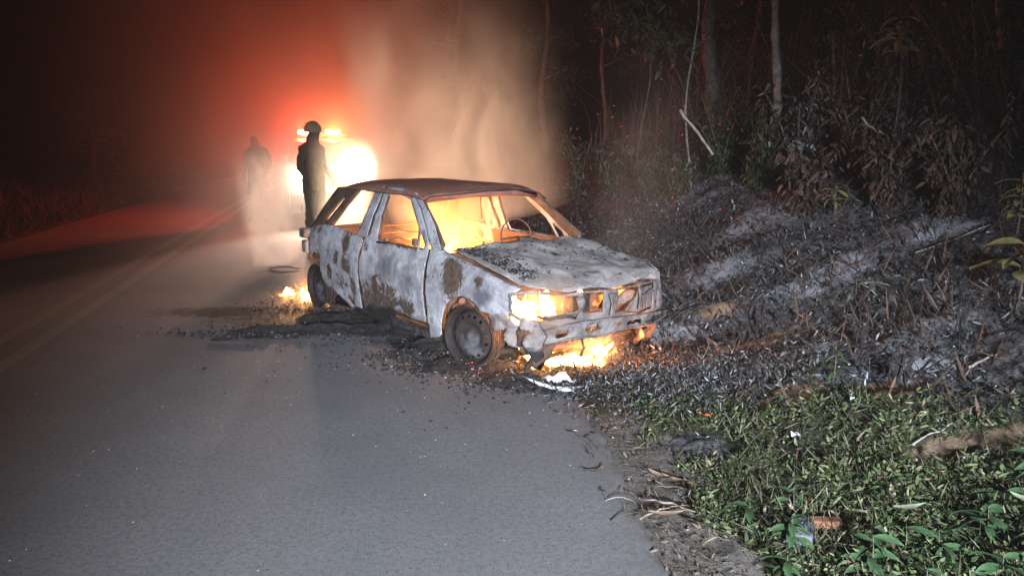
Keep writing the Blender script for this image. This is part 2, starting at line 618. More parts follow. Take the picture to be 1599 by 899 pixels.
def build_ground():
    ys = np.concatenate([np.arange(-4, 1.5, .25), np.arange(1.5, 7, .032), np.arange(7, 12, .07), np.arange(12, 22, .2), np.arange(22, 61, 1.5)])
    ss = np.concatenate([np.arange(-40, -9, 1.5), np.arange(-9, -.2, .5), np.arange(-.2, 3.6, .035), np.arange(3.6, 8, .07), np.arange(8, 16, .25), np.arange(16, 42, 1.5)])
    sg, yg = np.meshgrid(ss, ys)
    xg = sg + road_r(yg)
    zg = ground_z(xg, yg)
    V = np.stack([xg.ravel(), yg.ravel(), zg.ravel()], 1)
    n, m = len(ys), len(ss)
    i, j = np.meshgrid(np.arange(n - 1), np.arange(m - 1), indexing='ij')
    a = (i * m + j).ravel()
    T = np.stack([a, a + 1, a + m + 1, a + m], 1)
    o = bigmesh('ground', V, T, M['ground'], None, True, kind='structure')
    x, y = V[:, 0], V[:, 1]
    s = x - road_r(y)
    greenline = 4.9 - .9 * (x - 1)
    ash = sstep(-.3, .4, y - greenline) * sstep(.0, .5, s) * (1 - sstep(7, 11, s)) * (1 - .6 * sstep(14, 20, y))
    ash = np.maximum(ash, np.exp(-(((x - 1.0) / .24) ** 2 + ((y - 3.92) / .28) ** 2) * 1.2))
    soil = np.zeros(len(x))
    for cx, cy, rx, ry in SOIL:
        soil = np.maximum(soil, .95 * np.exp(-(((x - cx) / rx) ** 2 + ((y - cy) / ry) ** 2)))
    pale = np.zeros(len(x))
    for cx, cy, rx, ry in PALE:
        pale = np.maximum(pale, np.exp(-(((x - cx) / rx) ** 2 + ((y - cy) / ry) ** 2)))
    dirt = (1 - sstep(.25, .5, s)) * (1 - sstep(4.0, 5.0, y))
    zc = np.stack([ash * .9, soil, dirt, pale], 1)
    at = o.data.attributes.new('zone', 'FLOAT_COLOR', 'POINT')
    at.data.foreach_set('color', zc.astype(np.float32).ravel())


def build_road():
    ys = np.concatenate([np.arange(-4, 2, .5), np.arange(2, 9, .05), np.arange(9, 16, .15), np.arange(16, 61, 1.0)])
    m = 150
    V = []
    for y in ys:
        xr = float(road_r(y)); xl = float(road_l(y))
        xr += .035 * float(fbm(y, 3.3, 2.2, 3)) * 2 + .02 * float(fbm(y, 8.1, 9, 3)) * 2
        t = np.linspace(0, 1, m) ** .8
        xs = xl + (xr - xl) * t
        zz = np.zeros(m); zz[-1] = -.022
        V.append(np.stack([xs, np.full(m, y), zz], 1))
    V = np.concatenate(V)
    n = len(ys)
    i, j = np.meshgrid(np.arange(n - 1), np.arange(m - 1), indexing='ij')
    a = (i * m + j).ravel()
    T = np.stack([a, a + 1, a + m + 1, a + m], 1)
    o = bigmesh('road', V, T, M['asphalt'], None, True, kind='structure')
    x, y = V[:, 0], V[:, 1]
    st = np.zeros(len(x)); pale = np.zeros(len(x))
    for cx, cy, rx, ry, a_ in [(-1.5, 7.0, 1.5, .42, 1.0), (-2.6, 7.35, 1.2, .35, .9), (-.4, 6.2, .9, .35, 1.0), (-1.0, 8.2, 1.6, 1.3, 1.0), (-1.9, 8.5, .9, .9, .95), (0, 5.6, .9, .35, .9), (-2.2, 6.32, .5, .10, .75), (.2, 5.2, .35, .25, .8)]:
        st = np.maximum(st, a_ * np.exp(-(((x - cx) / rx) ** 2 + ((y - cy) / ry) ** 2)))
    for cx, cy, rx, ry, a_ in [(-1.75, 6.25, .9, .10, .6), (-1.2, 6.35, .7, .10, .55), (-.3, 5.55, .5, .12, .5), (.0, 5.1, .4, .1, .45)]:
        pale = np.maximum(pale, a_ * np.exp(-(((x - cx) / rx) ** 2 + ((y - cy) / ry) ** 2)))
    edge = (1 - sstep(.0, .5, road_r(y) - x)) * .55
    zc = np.stack([st, pale, edge, np.ones(len(x))], 1)
    at = o.data.attributes.new('stain', 'FLOAT_COLOR', 'POINT')
    at.data.foreach_set('color', zc.astype(np.float32).ravel())
    for off in (0.0, -.34):
        V, F = [], []
        ys2 = np.arange(-2, 45, .5)
        for k, y in enumerate(ys2):
            xc = float(line_x(y)) + off
            V += [(xc - .065, y, .004), (xc + .065, y, .004)]
            if k: F.append((2 * k - 2, 2 * k - 1, 2 * k + 1, 2 * k))
        mk('road_marking', V, F, M['line'], None, False, kind='structure')


build_ground()
build_road()

# ------------------------------------------------------------------ the burnt car (x forward, y to its left, z up)
CX, CY, YAW = .29, 5.90, R(-52.3)
CMAT = Matrix.Translation((CX, CY, 0)) @ Matrix.Rotation(YAW, 4, 'Z')


def c2w(x, y, z=0):
    return CMAT @ Vector((x, y, z))


car = empty('burnt_car', (CX, CY, 0), YAW, 'burnt out hatchback, ash white and rust brown, with empty window openings', 'car')


def side_y(x, z):
    if z < .8:
        y = .78 - (.05 * ((z - .5) / .3) ** 2 if z > .5 else .03 * ((.5 - z) / .4) ** 2)
    else:
        y = .73 - (z - .8) * .40
    if x > .3: y -= .20 * ((x - .3) / .4) ** 2
    if x < -2.6: y -= .12 * ((-2.6 - x) / .5) ** 2
    return y + .006 * math.exp(-((z - .465 + .012 * x) / .012) ** 2)


def sidefn(sgn, off=0.0, a=.013):
    return lambda u, v: (u, sgn * (side_y(u, v) + off + dent(u, v, 2.5, a, 3 if sgn < 0 else 7)), v)


def hood_z(x):
    z = .815 - .135 * (max(0, x + .4) / .85) ** 1.3
    if x > .4: z -= .052 * ((x - .4) / .27) ** 2
    return z


def fenderfn(sgn):
    def f(u, v):
        vt = hood_z(u) - .012
        if u < -.42: vt = 2
        if v <= vt - .05:
            return (u, sgn * (side_y(u, v) + dent(u, v, 3, .010, 5)), v)
        t = min(1.1, (v - (vt - .05)) / .10) * math.pi / 2
        return (u, sgn * (side_y(u, vt - .05) - .068 * (1 - math.cos(t)) + dent(u, v, 3, .006, 5)), vt - .05 + .05 * math.sin(t))
    return f


def arc(cx, cz, r, a0, a1, n=12):
    return [(cx + r * math.cos(R(a0 + (a1 - a0) * i / n)), cz + r * math.sin(R(a0 + (a1 - a0) * i / n))) for i in range(n + 1)]


for sgn in (-1, 1):
    fo = [(-.572, .27), (-.572, .80), (-.545, .868), (-.43, .85), (-.41, .855)]
    fo += [(x, hood_z(x) + .035) for x in (-.38, -.2, 0, .2, .36, .46, .50)]
    fo += [(.50, .655), (.475, .60), (.475, .50), (.44, .475), (.36, .465), (.30, .455)]
    fo += arc(-.035, .19, .335, 52, 182, 16) + [(-.41, .15), (-.545, .115)]
    plate('front_fender', fo, [], fenderfn(sgn), M['shell'], car, .026, .0022, .001, blobs=[
        (-.20, .66, .17, .17, 1.15, 0), (.13, .655, .06, .06, .95, 0), (-.47, .62, .05, .07, .7, 0), (-.12, .50, .12, .05, .55, 0),
        (.20, .55, .13, .07, .75, 2), (-.02, .56, .2, .05, .4, 2), (-.5, .16, .10, .08, .55, 0), (.02, .79, .1, .03, .5, 2), (-.35, .85, .3, .04, .35, 2)])
    # door: lower panel and window frame in one pressing
    do = [(-.590, .235), (-.595, .47), (-.590, .80), (-.625, .87), (-.70, .945), (-.87, 1.085), (-1.07, 1.205), (-1.25, 1.245), (-1.50, 1.24), (-1.565, 1.22), (-1.60, 1.0), (-1.585, .83),
          (-1.675, .80), (-1.69, .47), (-1.675, .10), (-1.40, .10), (-1.18, .14), (-1.02, .23), (-.97, .255), (-.80, .225)]
    hole = [(-1.43, .806), (-1.485, .999), (-1.468, 1.175), (-1.43, 1.205), (-1.33, 1.20), (-1.078, 1.155), (-.825, .955), (-.785, .86), (-.770, .782)]
    tri = [(-.765, .915), (-.672, .835), (-.668, .80), (-.735, .79), (-.748, .84)]
    door = plate('door', do, [hole, tri], sidefn(sgn), M['shell'], car, .028, .003, .001, blobs=[
        (-1.15, .62, .22, .14, .62, 2), (-.85, .6, .2, .2, .45, 2), (-1.40, .33, .42, .20, 1.0, 0), (-1.10, .28, .38, .13, .95, 0), (-.8, .5, .12, .12, .3, 0), (-1.42, .12, .55, .13, 1.1, 1), (-1.1, .2, .35, .08, .9, 1), (-1.62, .40, .05, .22, .6, 0),
        (-1.6, .73, .055, .06, .8, 0), (-1.66, .62, .035, .03, .9, 0), (-1.5, .62, .05, .05, .5, 2), (-.75, .27, .2, .04, .3, 0), (-1.2, 1.22, .3, .05, .55, 0), (-.72, .88, .05, .06, .5, 2), (-1.1, .785, .35, .02, .7, 0)])
    plate('door_inner_skin', [(-.60, .25), (-.60, .79), (-1.67, .79), (-1.67, .30), (-1.2, .32)], [[(-.75, .42), (-.78, .68), (-1.1, .70), (-1.12, .45)], [(-1.22, .5), (-1.22, .68), (-1.5, .66), (-1.5, .48)]],
          sidefn(sgn, -.07, .02), M['rust'], door, .06, .004, blobs=[(-1.1, .5, .6, .3, .5, 1)])
    tubes('window_channel', [([(-1.42, sgn * .69, .80), (-1.47, sgn * .645, 1.0), (-1.455, sgn * .585, 1.17)], .011)], M['rust'], door, 6)
    tubes('belt_moulding', [([(x, sgn * (side_y(x, .79) + .004), .795 - .012 * (x < -1.3)) for x in (-.79, -.95, -1.1, -1.25, -1.42)], .009)], M['rust'], door, 6, .3)
    # body pillars
    plate('windscreen_pillar', [(-.41, .822), (-.60, .985), (-.85, 1.148), (-1.02, 1.218), (-1.09, 1.214), (-.88, 1.095), (-.71, .955), (-.635, .88), (-.575, .83), (-.50, .80)], [],
          sidefn(sgn, -.004, .008), M['shell'] if sgn < 0 else M['rust'], car, .022, .022, .001, blobs=[(-.85, 1.1, .35, .03, .55, 0), (-.5, .86, .1, .06, .5, 0)])
    tubes('windscreen_gasket', [([(-.40, sgn * .705, .845), (-.60, sgn * .65, .992), (-.85, sgn * .595, 1.15), (-.90, sgn * .575, 1.185)], [.014, .011, .011, .014])], M['rust'], car, 6, .35)
    plate('centre_pillar', [(-1.60, .80), (-1.80, .80), (-1.77, 1.0), (-1.735, 1.19), (-1.58, 1.245), (-1.575, 1.20), (-1.61, 1.0)], [],
          sidefn(sgn, -.008), M['shell'], car, .03, .03, .001, blobs=[(-1.7, 1.2, .2, .12, .7, 0), (-1.7, .86, .04, .05, .5, 0)])
    qo = [(-1.70, .10), (-1.70, .80), (-1.85, .815), (-2.35, .848), (-2.60, .84), (-2.87, .79), (-2.88, .66), (-2.85, .55), (-2.78, .50), (-2.72, .555), (-2.63, .60), (-2.56, .54), (-2.545, .38), (-2.46, .275),
          (-2.287, .256), (-2.06, .165), (-1.88, .10)]
    plate('rear_quarter_panel', qo, [[(-2.30, .40), (-2.37, .47), (-2.35, .38), (-2.29, .33)], [(-1.98, .20), (-1.83, .15), (-1.85, .185), (-1.97, .25)]], sidefn(sgn), M['shell'], car, .028, .005, .004, blobs=[
        (-1.98, .72, .085, .11, 1.0, 0), (-1.93, .55, .11, .13, .85, 0), (-2.15, .58, .07, .10, .75, 0), (-2.33, .62, .04, .09, .7, 0), (-2.32, .42, .06, .09, 1.0, 0), (-2.10, .38, .09, .09, .7, 0), (-1.82, .38, .08, .2, .7, 0),
        (-2.7, .79, .2, .05, .75, 0), (-1.9, .82, .3, .03, .6, 0), (-1.75, .12, .2, .06, 1.0, 1), (-2.0, .33, .25, .03, .6, 0), (-2.85, .6, .04, .15, .8, 0), (-2.2, .30, .2, .04, .6, 0), (-2.62, .62, .05, .05, .6, 0)])
    plate('rear_pillar', [(-2.36, .845), (-2.20, 1.02), (-2.02, 1.19), (-2.5, 1.20), (-2.68, 1.02), (-2.86, .80), (-2.62, .84)], [[(-2.50, .88), (-2.39, .98), (-2.27, 1.10), (-2.30, 1.12), (-2.43, 1.01), (-2.55, .89)]],
          sidefn(sgn, -.006), M['rust'], car, .04, .02, .002, blobs=[(-2.4, .9, .3, .2, .4, 0)])
    tubes('sill', [([(x, sgn * .70, .13) for x in (-.5, -1.1, -1.7, -2.3)], [.05, .06, .06, .05])], M['char'], car, 8, .2)

# roof
def rooffn(u, v):
    z = 1.20 + .02 * sstep(-.8, -1.2, u) - .03 * sstep(-2.0, -2.6, u) + .058 * (1 - min(1, abs(v) / .62) ** 2.6)
    z -= .03 * sstep(-.95, -.74, u)
    return (u, v, float(z) + dent(u, v, 1.6, .014, 2) - .035 * float(sstep(.53, .62, abs(v))))


ro = [(-.86, -.60), (-.79, -.4), (-.755, -.15), (-.75, .15), (-.76, .42), (-.79, .63), (-1.2, .66), (-1.7, .63), (-2.4, .58), (-2.52, .3), (-2.55, 0), (-2.5, -.3), (-2.3, -.58), (-1.7, -.61), (-1.2, -.60)]
plate('roof', ro, [], rooffn, M['roof'], car, .05, .012, .003, blobs=[(-1.6, -.55, .5, .12, .7, 0), (-1.0, -.1, .2, .2, .35, 0), (-.8, 0, .08, .7, .3, 1)])
tubes('roof_header_rail', [([(-.89, -.56, 1.165), (-.83, -.3, 1.195), (-.81, 0, 1.203), (-.83, .3, 1.197), (-.88, .58, 1.168)], [.030, .030, .030, .030, .028])], M['roof'], car, 8, .1)
tubes('rear_window_frame', [([(-2.92, -.60, .84), (-2.75, -.57, 1.0), (-2.55, -.54, 1.17), (-2.58, 0, 1.215), (-2.55, .54, 1.17), (-2.75, .57, 1.0), (-2.92, .60, .84)], .026)], M['rust'], car, 8, .2)
# bonnet
def hoodfn(u, v):
    z = hood_z(u) + .034 * (1 - min(1, abs(v) / .66) ** 2)
    z += dent(u, v, 2.6, .030, 4) - .030 * math.exp(-((u - .42) / .07) ** 2 - ((v - .42) / .12) ** 2) + .016 * math.exp(-((u - .25 + (v - .4) * .5) / .035) ** 2) * float(sstep(.15, .4, v))
    z += .012 * math.exp(-((u + .33) / .03) ** 2) * math.sin(v * 17)
    return (u, v, z)


ho = [(-.42, -.63), (-.38, -.4), (-.35, -.15), (-.33, .1), (-.34, .35), (-.39, .64), (.05, .67), (.40, .655), (.54, .60), (.63, .42), (.675, .15), (.675, -.15), (.645, -.38), (.58, -.53), (.50, -.625), (.45, -.648), (.0, -.662)]
hood = plate('bonnet', ho, [], hoodfn, M['hood'], car, .028, .003, .002, blobs=[
    (.05, 0, .05, .04, .95, 1), (.10, .02, .03, .05, .8, 1), (.50, -.12, .07, .22, .62, 1), (.40, .1, .12, .06, .4, 2), (.22, -.28, .06, .05, .55, 2), (.58, .18, .02, .09, .8, 1),
    (.60, -.38, .05, .12, .45, 0), (.3, .05, .12, .08, .5, 0), (-.36, .0, .03, .7, .6, 1), (.45, .5, .1, .12, .5, 1), (.30, .52, .05, .1, .6, 1), (-.1, -.45, .15, .06, .45, 1), (.12, -.52, .2, .05, .55, 1), (.62, -.1, .03, .5, .45, 0)])
# flakes of ash on the bonnet, mostly along its right seam
n = 900
u = rng.uniform(-.40, .45, n); v = np.where(rng.random(n) < .75, -.60 + np.abs(rng.normal(0, .10, n)) + (u + .4) * .10 * 0, rng.uniform(-.6, .6, n))
zz = np.array([hoodfn(a, b)[2] for a, b in zip(u, v)])
P = np.stack([u, v, zz + .006], 1)
V, T = leaf_arrays(P, rand_dirs(n, .1, .6), np.tile([0, 0, 1.], (n, 1)) + rng.normal(0, .4, (n, 3)), rng.uniform(.008, .035, n), rng.uniform(.008, .022, n), rng.uniform(-.3, .5, n))
bigmesh('ash_flakes', V, T, M['ashchunk'], car, kind='stuff')


# front panel with lamp openings and struts
def front_x(y, off=0):
    return .70 - .22 * (min(abs(y), .85) / .78) ** 2 + off


def frontfn(off, a=.008):
    return lambda u, v: (front_x(u, off) + dent(u, v, 5, a, 1), u, v)


fo = [(-.768, .625), (-.64, .645), (-.415, .605), (-.2, .610), (0, .605), (.3, .602), (.55, .60), (.70, .565), (.735, .46), (.74, .35), (.3, .345), (-.1, .35), (-.55, .33), (-.60, .40), (-.69, .43), (-.762, .475)]
h1 = [(-.752, .605), (-.66, .624), (-.42, .592), (-.312, .585), (-.282, .51), (-.318, .48), (-.459, .461), (-.588, .423), (-.69, .452), (-.745, .487)]
h2 = [(-.272, .595), (-.225, .598), (-.10, .592), (-.102, .45), (-.279, .462), (-.25, .53)]
h3 = [(.05, .59), (.285, .588), (.262, .515), (.16, .462), (.115, .425), (.008, .429), (.04, .48)]
h4 = [(.325, .588), (.52, .582), (.53, .54), (.33, .51)]
fp = plate('front_panel', fo, [h1, h2, h3, h4], frontfn(0), M['alu'], car, .020, .006, .004, blobs=[(-.3, .43, .25, .03, .4, 0), (.62, .42, .12, .02, .85, 1), (.45, .38, .4, .02, .4, 1), (-.66, .42, .08, .03, .9, 0), (-.42, .44, .1, .01, .9, 1)])
plate('bumper_beam', [(-.578, .372), (-.44, .392), (-.312, .41), (-.098, .409), (.0, .402), (.40, .372), (.765, .335), (.775, .268), (.35, .292), (-.02, .316), (-.065, .308), (-.106, .286), (-.355, .300), (-.579, .272)],
      [[(.1, .355), (.28, .348), (.27, .325), (.1, .332)], [(-.27, .385), (-.17, .385), (-.16, .325), (-.25, .33)], [(.45, .335), (.66, .318), (.65, .295), (.46, .308)], [(-.50, .35), (-.40, .36), (-.41, .315), (-.49, .31)]], frontfn(.045, .02), M['alu'], car, .014, .004, .009, blobs=[(-.22, .35, .11, .035, .9, 1), (-.45, .33, .09, .025, .75, 1), (0, .34, .8, .2, .35, 1), (.5, .32, .4, .05, .6, 1), (.50, .315, .22, .022, 1.0, 1), (.2, .335, .12, .02, .6, 1), (.0, .36, .05, .03, .6, 0), (-.1, .30, .3, .01, .6, 1)])  # soot blobs also paint in the shade of the beam's recessed pits
tubes('beam_lip', [([(front_x(y, .06), y, z) for y, z in [(-.578, .376), (-.44, .396), (-.312, .413), (-.098, .412), (0, .405), (.40, .375), (.765, .338)]], .006),
                   ([(front_x(y, .06), y, z) for y, z in [(-.579, .278), (-.355, .303), (-.106, .289), (-.065, .310), (-.02, .318), (.35, .295), (.775, .270)]], .0065)], M['alu'], car, 6, .35)
for y0 in (-.30, -.02, .30):
    plate('upright_strut', [(y0 - .035, .575), (y0 + .035, .575), (y0 + .012, .50), (y0 + .03, .42), (y0 - .03, .42), (y0 - .012, .50)], [], frontfn(.012, .006), M['alu'], car, .02, .012, .001)
# left lamp reflector bowl, seen through its opening
V, F = [], []
for i in range(9):
    for k in range(14):
        a = math.pi * (k / 13) - .1; r = .10 * math.sin(i / 8 * math.pi / 2) + .005
        V.append((.55 + .075 * (1 - math.cos(i / 8 * math.pi / 2)), .24 + r * math.cos(a) * 1.1, .44 + r * math.sin(a) * 1.15))
        if i and k:
            b = i * 14 + k; F.append((b, b - 1, b - 15, b - 14))
mk('lamp_reflector', V, F, M['alu'], car, True)
plate('lamp_housing', [(.37, .56), (.60, .55), (.66, .46), (.40, .45)], [], frontfn(-.03, .012), M['alu'], car, .03, .01, .002)
# crushed corner below the right lamp and torn arch liner
plate('crushed_corner_sheet', [(.30, .455), (.45, .475), (.62, .44), (.66, .36), (.64, .20), (.60, .10), (.53, .085), (.50, .20), (.44, .24), (.37, .33), (.31, .36)], [[(.46, .30), (.52, .32), (.52, .26)]],
      lambda u, v: (u, -.70 + .25 * max(0, u - .35) + .04 * math.sin(u * 37 + v * 9) + .03 * math.sin(v * 41) + dent(u, v, 9, .05, 2), v), M['alu'], car, .02, .008, .006, blobs=[(.5, .35, .1, .1, .8, 0), (.6, .15, .1, .15, .9, 1), (.37, .40, .07, .05, .3, 0)])
for pts, rr in [([(.70, -.30, .30), (.71, -.28, .22), (.69, -.30, .16)], .010), ([(.66, .30, .29), (.66, .34, .2), (.60, .36, .14)], .03), ([(.64, .48, .28), (.60, .50, .18), (.55, .50, .12)], .035), ([(.62, .05, .30), (.58, .10, .20), (.5, .12, .16)], .03), ([(.70, .10, .43), (.72, .25, .40), (.71, .38, .42)], .007), ([(.60, -.62, .47), (.66, -.55, .45), (.69, -.45, .47), (.70, -.36, .44)], .009)]:
    tubes('hanging_remnant', [(pts, rr)], M['rust'], car, 7, .35)
plate('torn_strip', [(-.58, .445), (-.46, .455), (-.33, .47), (-.30, .50), (-.36, .49), (-.47, .478), (-.57, .47)], [], frontfn(.03, .02), M['alu'], car, .015, .003, .006, blobs=[(-.4, .46, .1, .02, .8, 1)])
for y0 in (.40, .50, .60):
    boxes('panel_rib', [((front_x(y0, .016), y0, .45), (.014, .022, .13))], M['alu'], car, .004)
plate('fender_tip', [(.22, .475), (.33, .480), (.46, .480), (.60, .435), (.60, .40), (.42, .375), (.33, .335), (.28, .36)], [], lambda u, v: (u, -.755 + .45 * max(0, u - .35) + dent(u, v, 8, .03, 6), v), M['alu'], car, .02, .006, .003, blobs=[(.3, .4, .04, .05, .4, 0)])
tubes('bumper_bracket', [([(.62, -.50, .30), (.60, -.56, .20), (.56, -.60, .11)], [.035, .045, .05]), ([(.56, -.60, .40), (.50, -.66, .34), (.48, -.66, .25)], [.03, .04, .03]), ([(.55, -.35, .16), (.60, -.52, .17), (.62, -.66, .14)], .022)], M['rust'], car, 7, .35)
plate('wheel_arch_liner', [(-.36, .12), (-.40, .25), (-.33, .40), (-.2, .49), (-.02, .52), (.1, .50), (.06, .44), (-.1, .42), (-.22, .33), (-.26, .2), (-.24, .08)], [],
      lambda u, v: (u, -.66 + .02 * math.sin(u * 60) + dent(u, v, 8, .03, 9), v), M['roof'], car, .03, .004, .004, blobs=[(-.3, .3, .1, .3, .5, 0)])
plate('inner_wing', [(-.5, .10), (-.5, .72), (.45, .62), (.5, .38), (.42, .30), (.3, .30)], [], lambda u, v: (u, -.50 + dent(u, v, 4, .03, 9), v), M['rust'], car, .05, .004)
plate('inner_wing', [(-.5, .10), (-.5, .72), (.45, .62), (.5, .38), (.42, .30), (.3, .30)], [], lambda u, v: (u, .50 + dent(u, v, 4, .03, 19), v), M['rust'], car, .05, .004)
tubes('arch_strut', [([(-.36, -.70, .46), (-.39, -.70, .25), (-.36, -.70, .08)], .009), ([(-.28, -.74, .50), (-.10, -.75, .53), (.05, -.75, .47)], .010), ([(-.30, -.71, .38), (-.33, -.70, .2), (-.28, -.69, .05)], .012)], M['rust'], car, 6, .2)


# wheels
def disc_depth(r):
    return np.interp(r, [0, .022, .028, .05, .058, .085, .10, .135, .165, .18, .19], [.012, .012, .03, .034, .045, .050, .030, .026, .040, .065, .07])


def wheel(loc, rz, side=-1, rx=0):
    V, F = [], []
    prof = [(.19, .07), (.195, .03), (.212, .008), (.222, .0), (.224, .008), (.214, .02), (.203, .05), (.190, .08), (.188, .13), (.205, .165), (.215, .17), (.21, .178), (.18, .15), (.178, .08)]
    ns = 48
    for i, (r, d) in enumerate(prof):
        for k in range(ns):
            a = 2 * math.pi * k / ns; rr = r * (1 + .006 * math.sin(3 * a + 1))
            V.append((rr * math.cos(a), side * -d * 1.0 if side > 0 else d, rr * math.sin(a)))
            if i:
                F.append(((i - 1) * ns + k, (i - 1) * ns + (k + 1) % ns, i * ns + (k + 1) % ns, i * ns + k))
    o = mk('wheel', V, F, M['rim'], car, True)
    o.location = loc; o.rotation_euler = (rx, 0, rz)
    s = 1 if side < 0 else -1
    outer = [(.188 * math.cos(2 * math.pi * k / 48), .188 * math.sin(2 * math.pi * k / 48)) for k in range(48)]
    holes = []
    for k in range(16):
        a = 2 * math.pi * (k + .3) / 16
        holes.append([(.150 * math.cos(a) + .0115 * math.cos(t), .150 * math.sin(a) + .0115 * math.sin(t)) for t in np.linspace(0, 2 * math.pi, 9)[:-1]])
    for k in range(4):
        a = 2 * math.pi * k / 4 + .5
        holes.append([(.05 * math.cos(a) + .006 * math.cos(t), .05 * math.sin(a) + .006 * math.sin(t)) for t in np.linspace(0, 2 * math.pi, 7)[:-1]])
    plate('rim_disc', outer, holes, lambda u, v: (u, s * float(disc_depth(math.hypot(u, v))), v), M['rim'], o, .016, .004, blobs=[(0, -.03, .10, .07, .6, 2), (.05, -.1, .08, .05, .6, 2)])
    tubes('brake_drum', [([(0, s * .075, 0), (0, s * .17, 0)], .105)], M['rust'], o, 20)
    # wire and char left of the tyre
    sp = []
    for q in range(7):
        rr = .226 + .006 * (q % 3)
        a0 = random.uniform(0, 6); pts = [(rr * math.cos(a0 + t) * (1 + random.uniform(-.01, .01)), s * (.02 + .018 * q + random.uniform(-.004, .004)), rr * math.sin(a0 + t)) for t in np.linspace(0, random.uniform(3.5, 5.8), 26)]
        sp.append((pts, .0035))
    tubes('tyre_wire', sp, M['rust'], o, 4)
    return o


wheel((.015, -.785, .235), R(17))
wheel((-2.70, -.76, .215), 0)
wheel((.03, .76, .28), R(197))
wheel((-2.70, .76, .23), R(180))
# running gear and engine lumps
boxes('engine_block', [((.25, .0, .42), (.42, .5, .26)), ((.22, -.28, .40), (.26, .16, .20)), ((.28, .1, .56), (.3, .36, .05)), ((.42, .26, .38), (.14, .3, .2)), ((.15, .0, .27), (.3, .36, .12))], M['rust'], car, .03)
tubes('radiator_hose', [([(.45, -.2, .52), (.52, -.26, .48), (.55, -.2, .42)], .02), ([(.5, -.05, .40), (.56, .0, .44), (.55, .08, .50)], .018)], M['rust'], car, 8)
boxes('radiator_core', [((.56, -.19, .50), (.03, .17, .13))], M['char'], car, .006)
tubes('subframe', [([(.35, -.55, .16), (.38, 0, .14), (.35, .55, .16)], .035), ([(.0, -.66, .22), (.1, -.3, .17), (.35, -.25, .15)], .028), ([(.0, .66, .22), (.1, .3, .17), (.35, .25, .15)], .028)], M['rust'], car, 8, .15)
tubes('rear_axle', [([(-2.70, -.62, .22), (-2.55, -.5, .2), (-2.55, .5, .2), (-2.70, .62, .22)], .035)], M['rust'], car, 8, .1)
plate('floor_pan', [(-.5, -.66), (-.5, .66), (-2.9, .62), (-2.9, -.62)], [], lambda u, v: (u, v, .17 + .06 * math.exp(-(v / .12) ** 2) + (.18 if u < -2.1 else 0) + dent(u, v, 3, .03, 8)), M['char'], car, .10, .006, blobs=[(-1.5, 0, 1.5, .6, .5, 1)])
plate('firewall', [(-.63, .14), (.63, .14), (.66, .78), (0, .80), (-.66, .78)], [], lambda u, v: (-.46 + dent(u, v, 4, .03, 3), u, v), M['rust'], car, .08, .006)
plate('rear_panel', [(-.60, .28), (.60, .28), (.62, .60), (.58, .78), (-.58, .78), (-.62, .60)], [[(-.2, .5), (.2, .5), (.2, .6), (-.2, .6)]], lambda u, v: (-3.02 + .10 * (abs(u) / .6) ** 2 + dent(u, v, 4, .03, 13), u, v), M['rust'], car, .07, .006)
for sg in (-1, 1):
    boxes('tail_lamp_housing', [((-3.06, sg * .68, .715), (.14, .12, .10)), ((-3.02, sg * .67, .58), (.12, .14, .13))], M['alu'] if sg < 0 else M['rust'], car, .02)
tubes('rear_bumper_iron', [([(-2.95, -.70, .47), (-3.10, -.60, .45), (-3.14, 0, .44), (-3.10, .60, .45), (-2.95, .70, .47)], .03)], M['rust'], car, 8, .2)
tubes('dashboard_beam', [([(-.72, -.66, .70), (-.74, -.2, .71), (-.72, .3, .70), (-.70, .66, .70)], .028), ([(-.72, 0, .71), (-.74, 0, .35)], .03), ([(-.56, -.45, .60), (-.72, -.45, .70)], .015)], M['rust'], car, 8, .15)
boxes('dashboard_remains', [((-.68, -.25, .62), (.16, .7, .10)), ((-.70, .05, .48), (.14, .22, .2))], M['char'], car, .02)
st = [(-.86 - .07 * math.sin(a) * .4, .35 + .175 * math.cos(a), .80 + .16 * math.sin(a)) for a in np.linspace(0, 2 * math.pi, 25)]
sw = tubes('steering_wheel', [(st, .007), ([(-.86, .35, .80), (-.87, .19, .79)], .009), ([(-.86, .35, .80), (-.87, .51, .79)], .009), ([(-.86, .35, .80), (-.66, .35, .62)], .02)], M['rust'], car, 6)


def seat(y):
    sp = [([(-1.05, y - .2, .36), (-1.55, y - .2, .34), (-1.62, y - .2, .45), (-1.72, y - .17, .72), (-1.75, y, .76), (-1.70, y + .17, .70), (-1.62, y + .2, .45), (-1.55, y + .2, .34), (-1.05, y + .2, .36), (-1.05, y - .2, .36)], .014)]
    for q in range(3):
        z = .48 + q * .09; sp.append(([(-1.63 - q * .032, y - .18, z), (-1.63 - q * .032, y + .18, z)], .005))
    for q in range(4):
        x = -1.15 - q * .11; sp.append(([(x, y - .2, .36), (x, y, .33), (x, y + .2, .36)], .005))
    sp += [([(-1.1, y - .19, .36), (-1.15, y - .19, .2)], .012), ([(-1.5, y - .19, .36), (-1.5, y - .19, .2)], .012), ([(-1.1, y + .19, .36), (-1.15, y + .19, .2)], .012), ([(-1.5, y + .19, .36), (-1.5, y + .19, .2)], .012)]
    tubes('seat_frame', sp, M['rust'], car, 6)


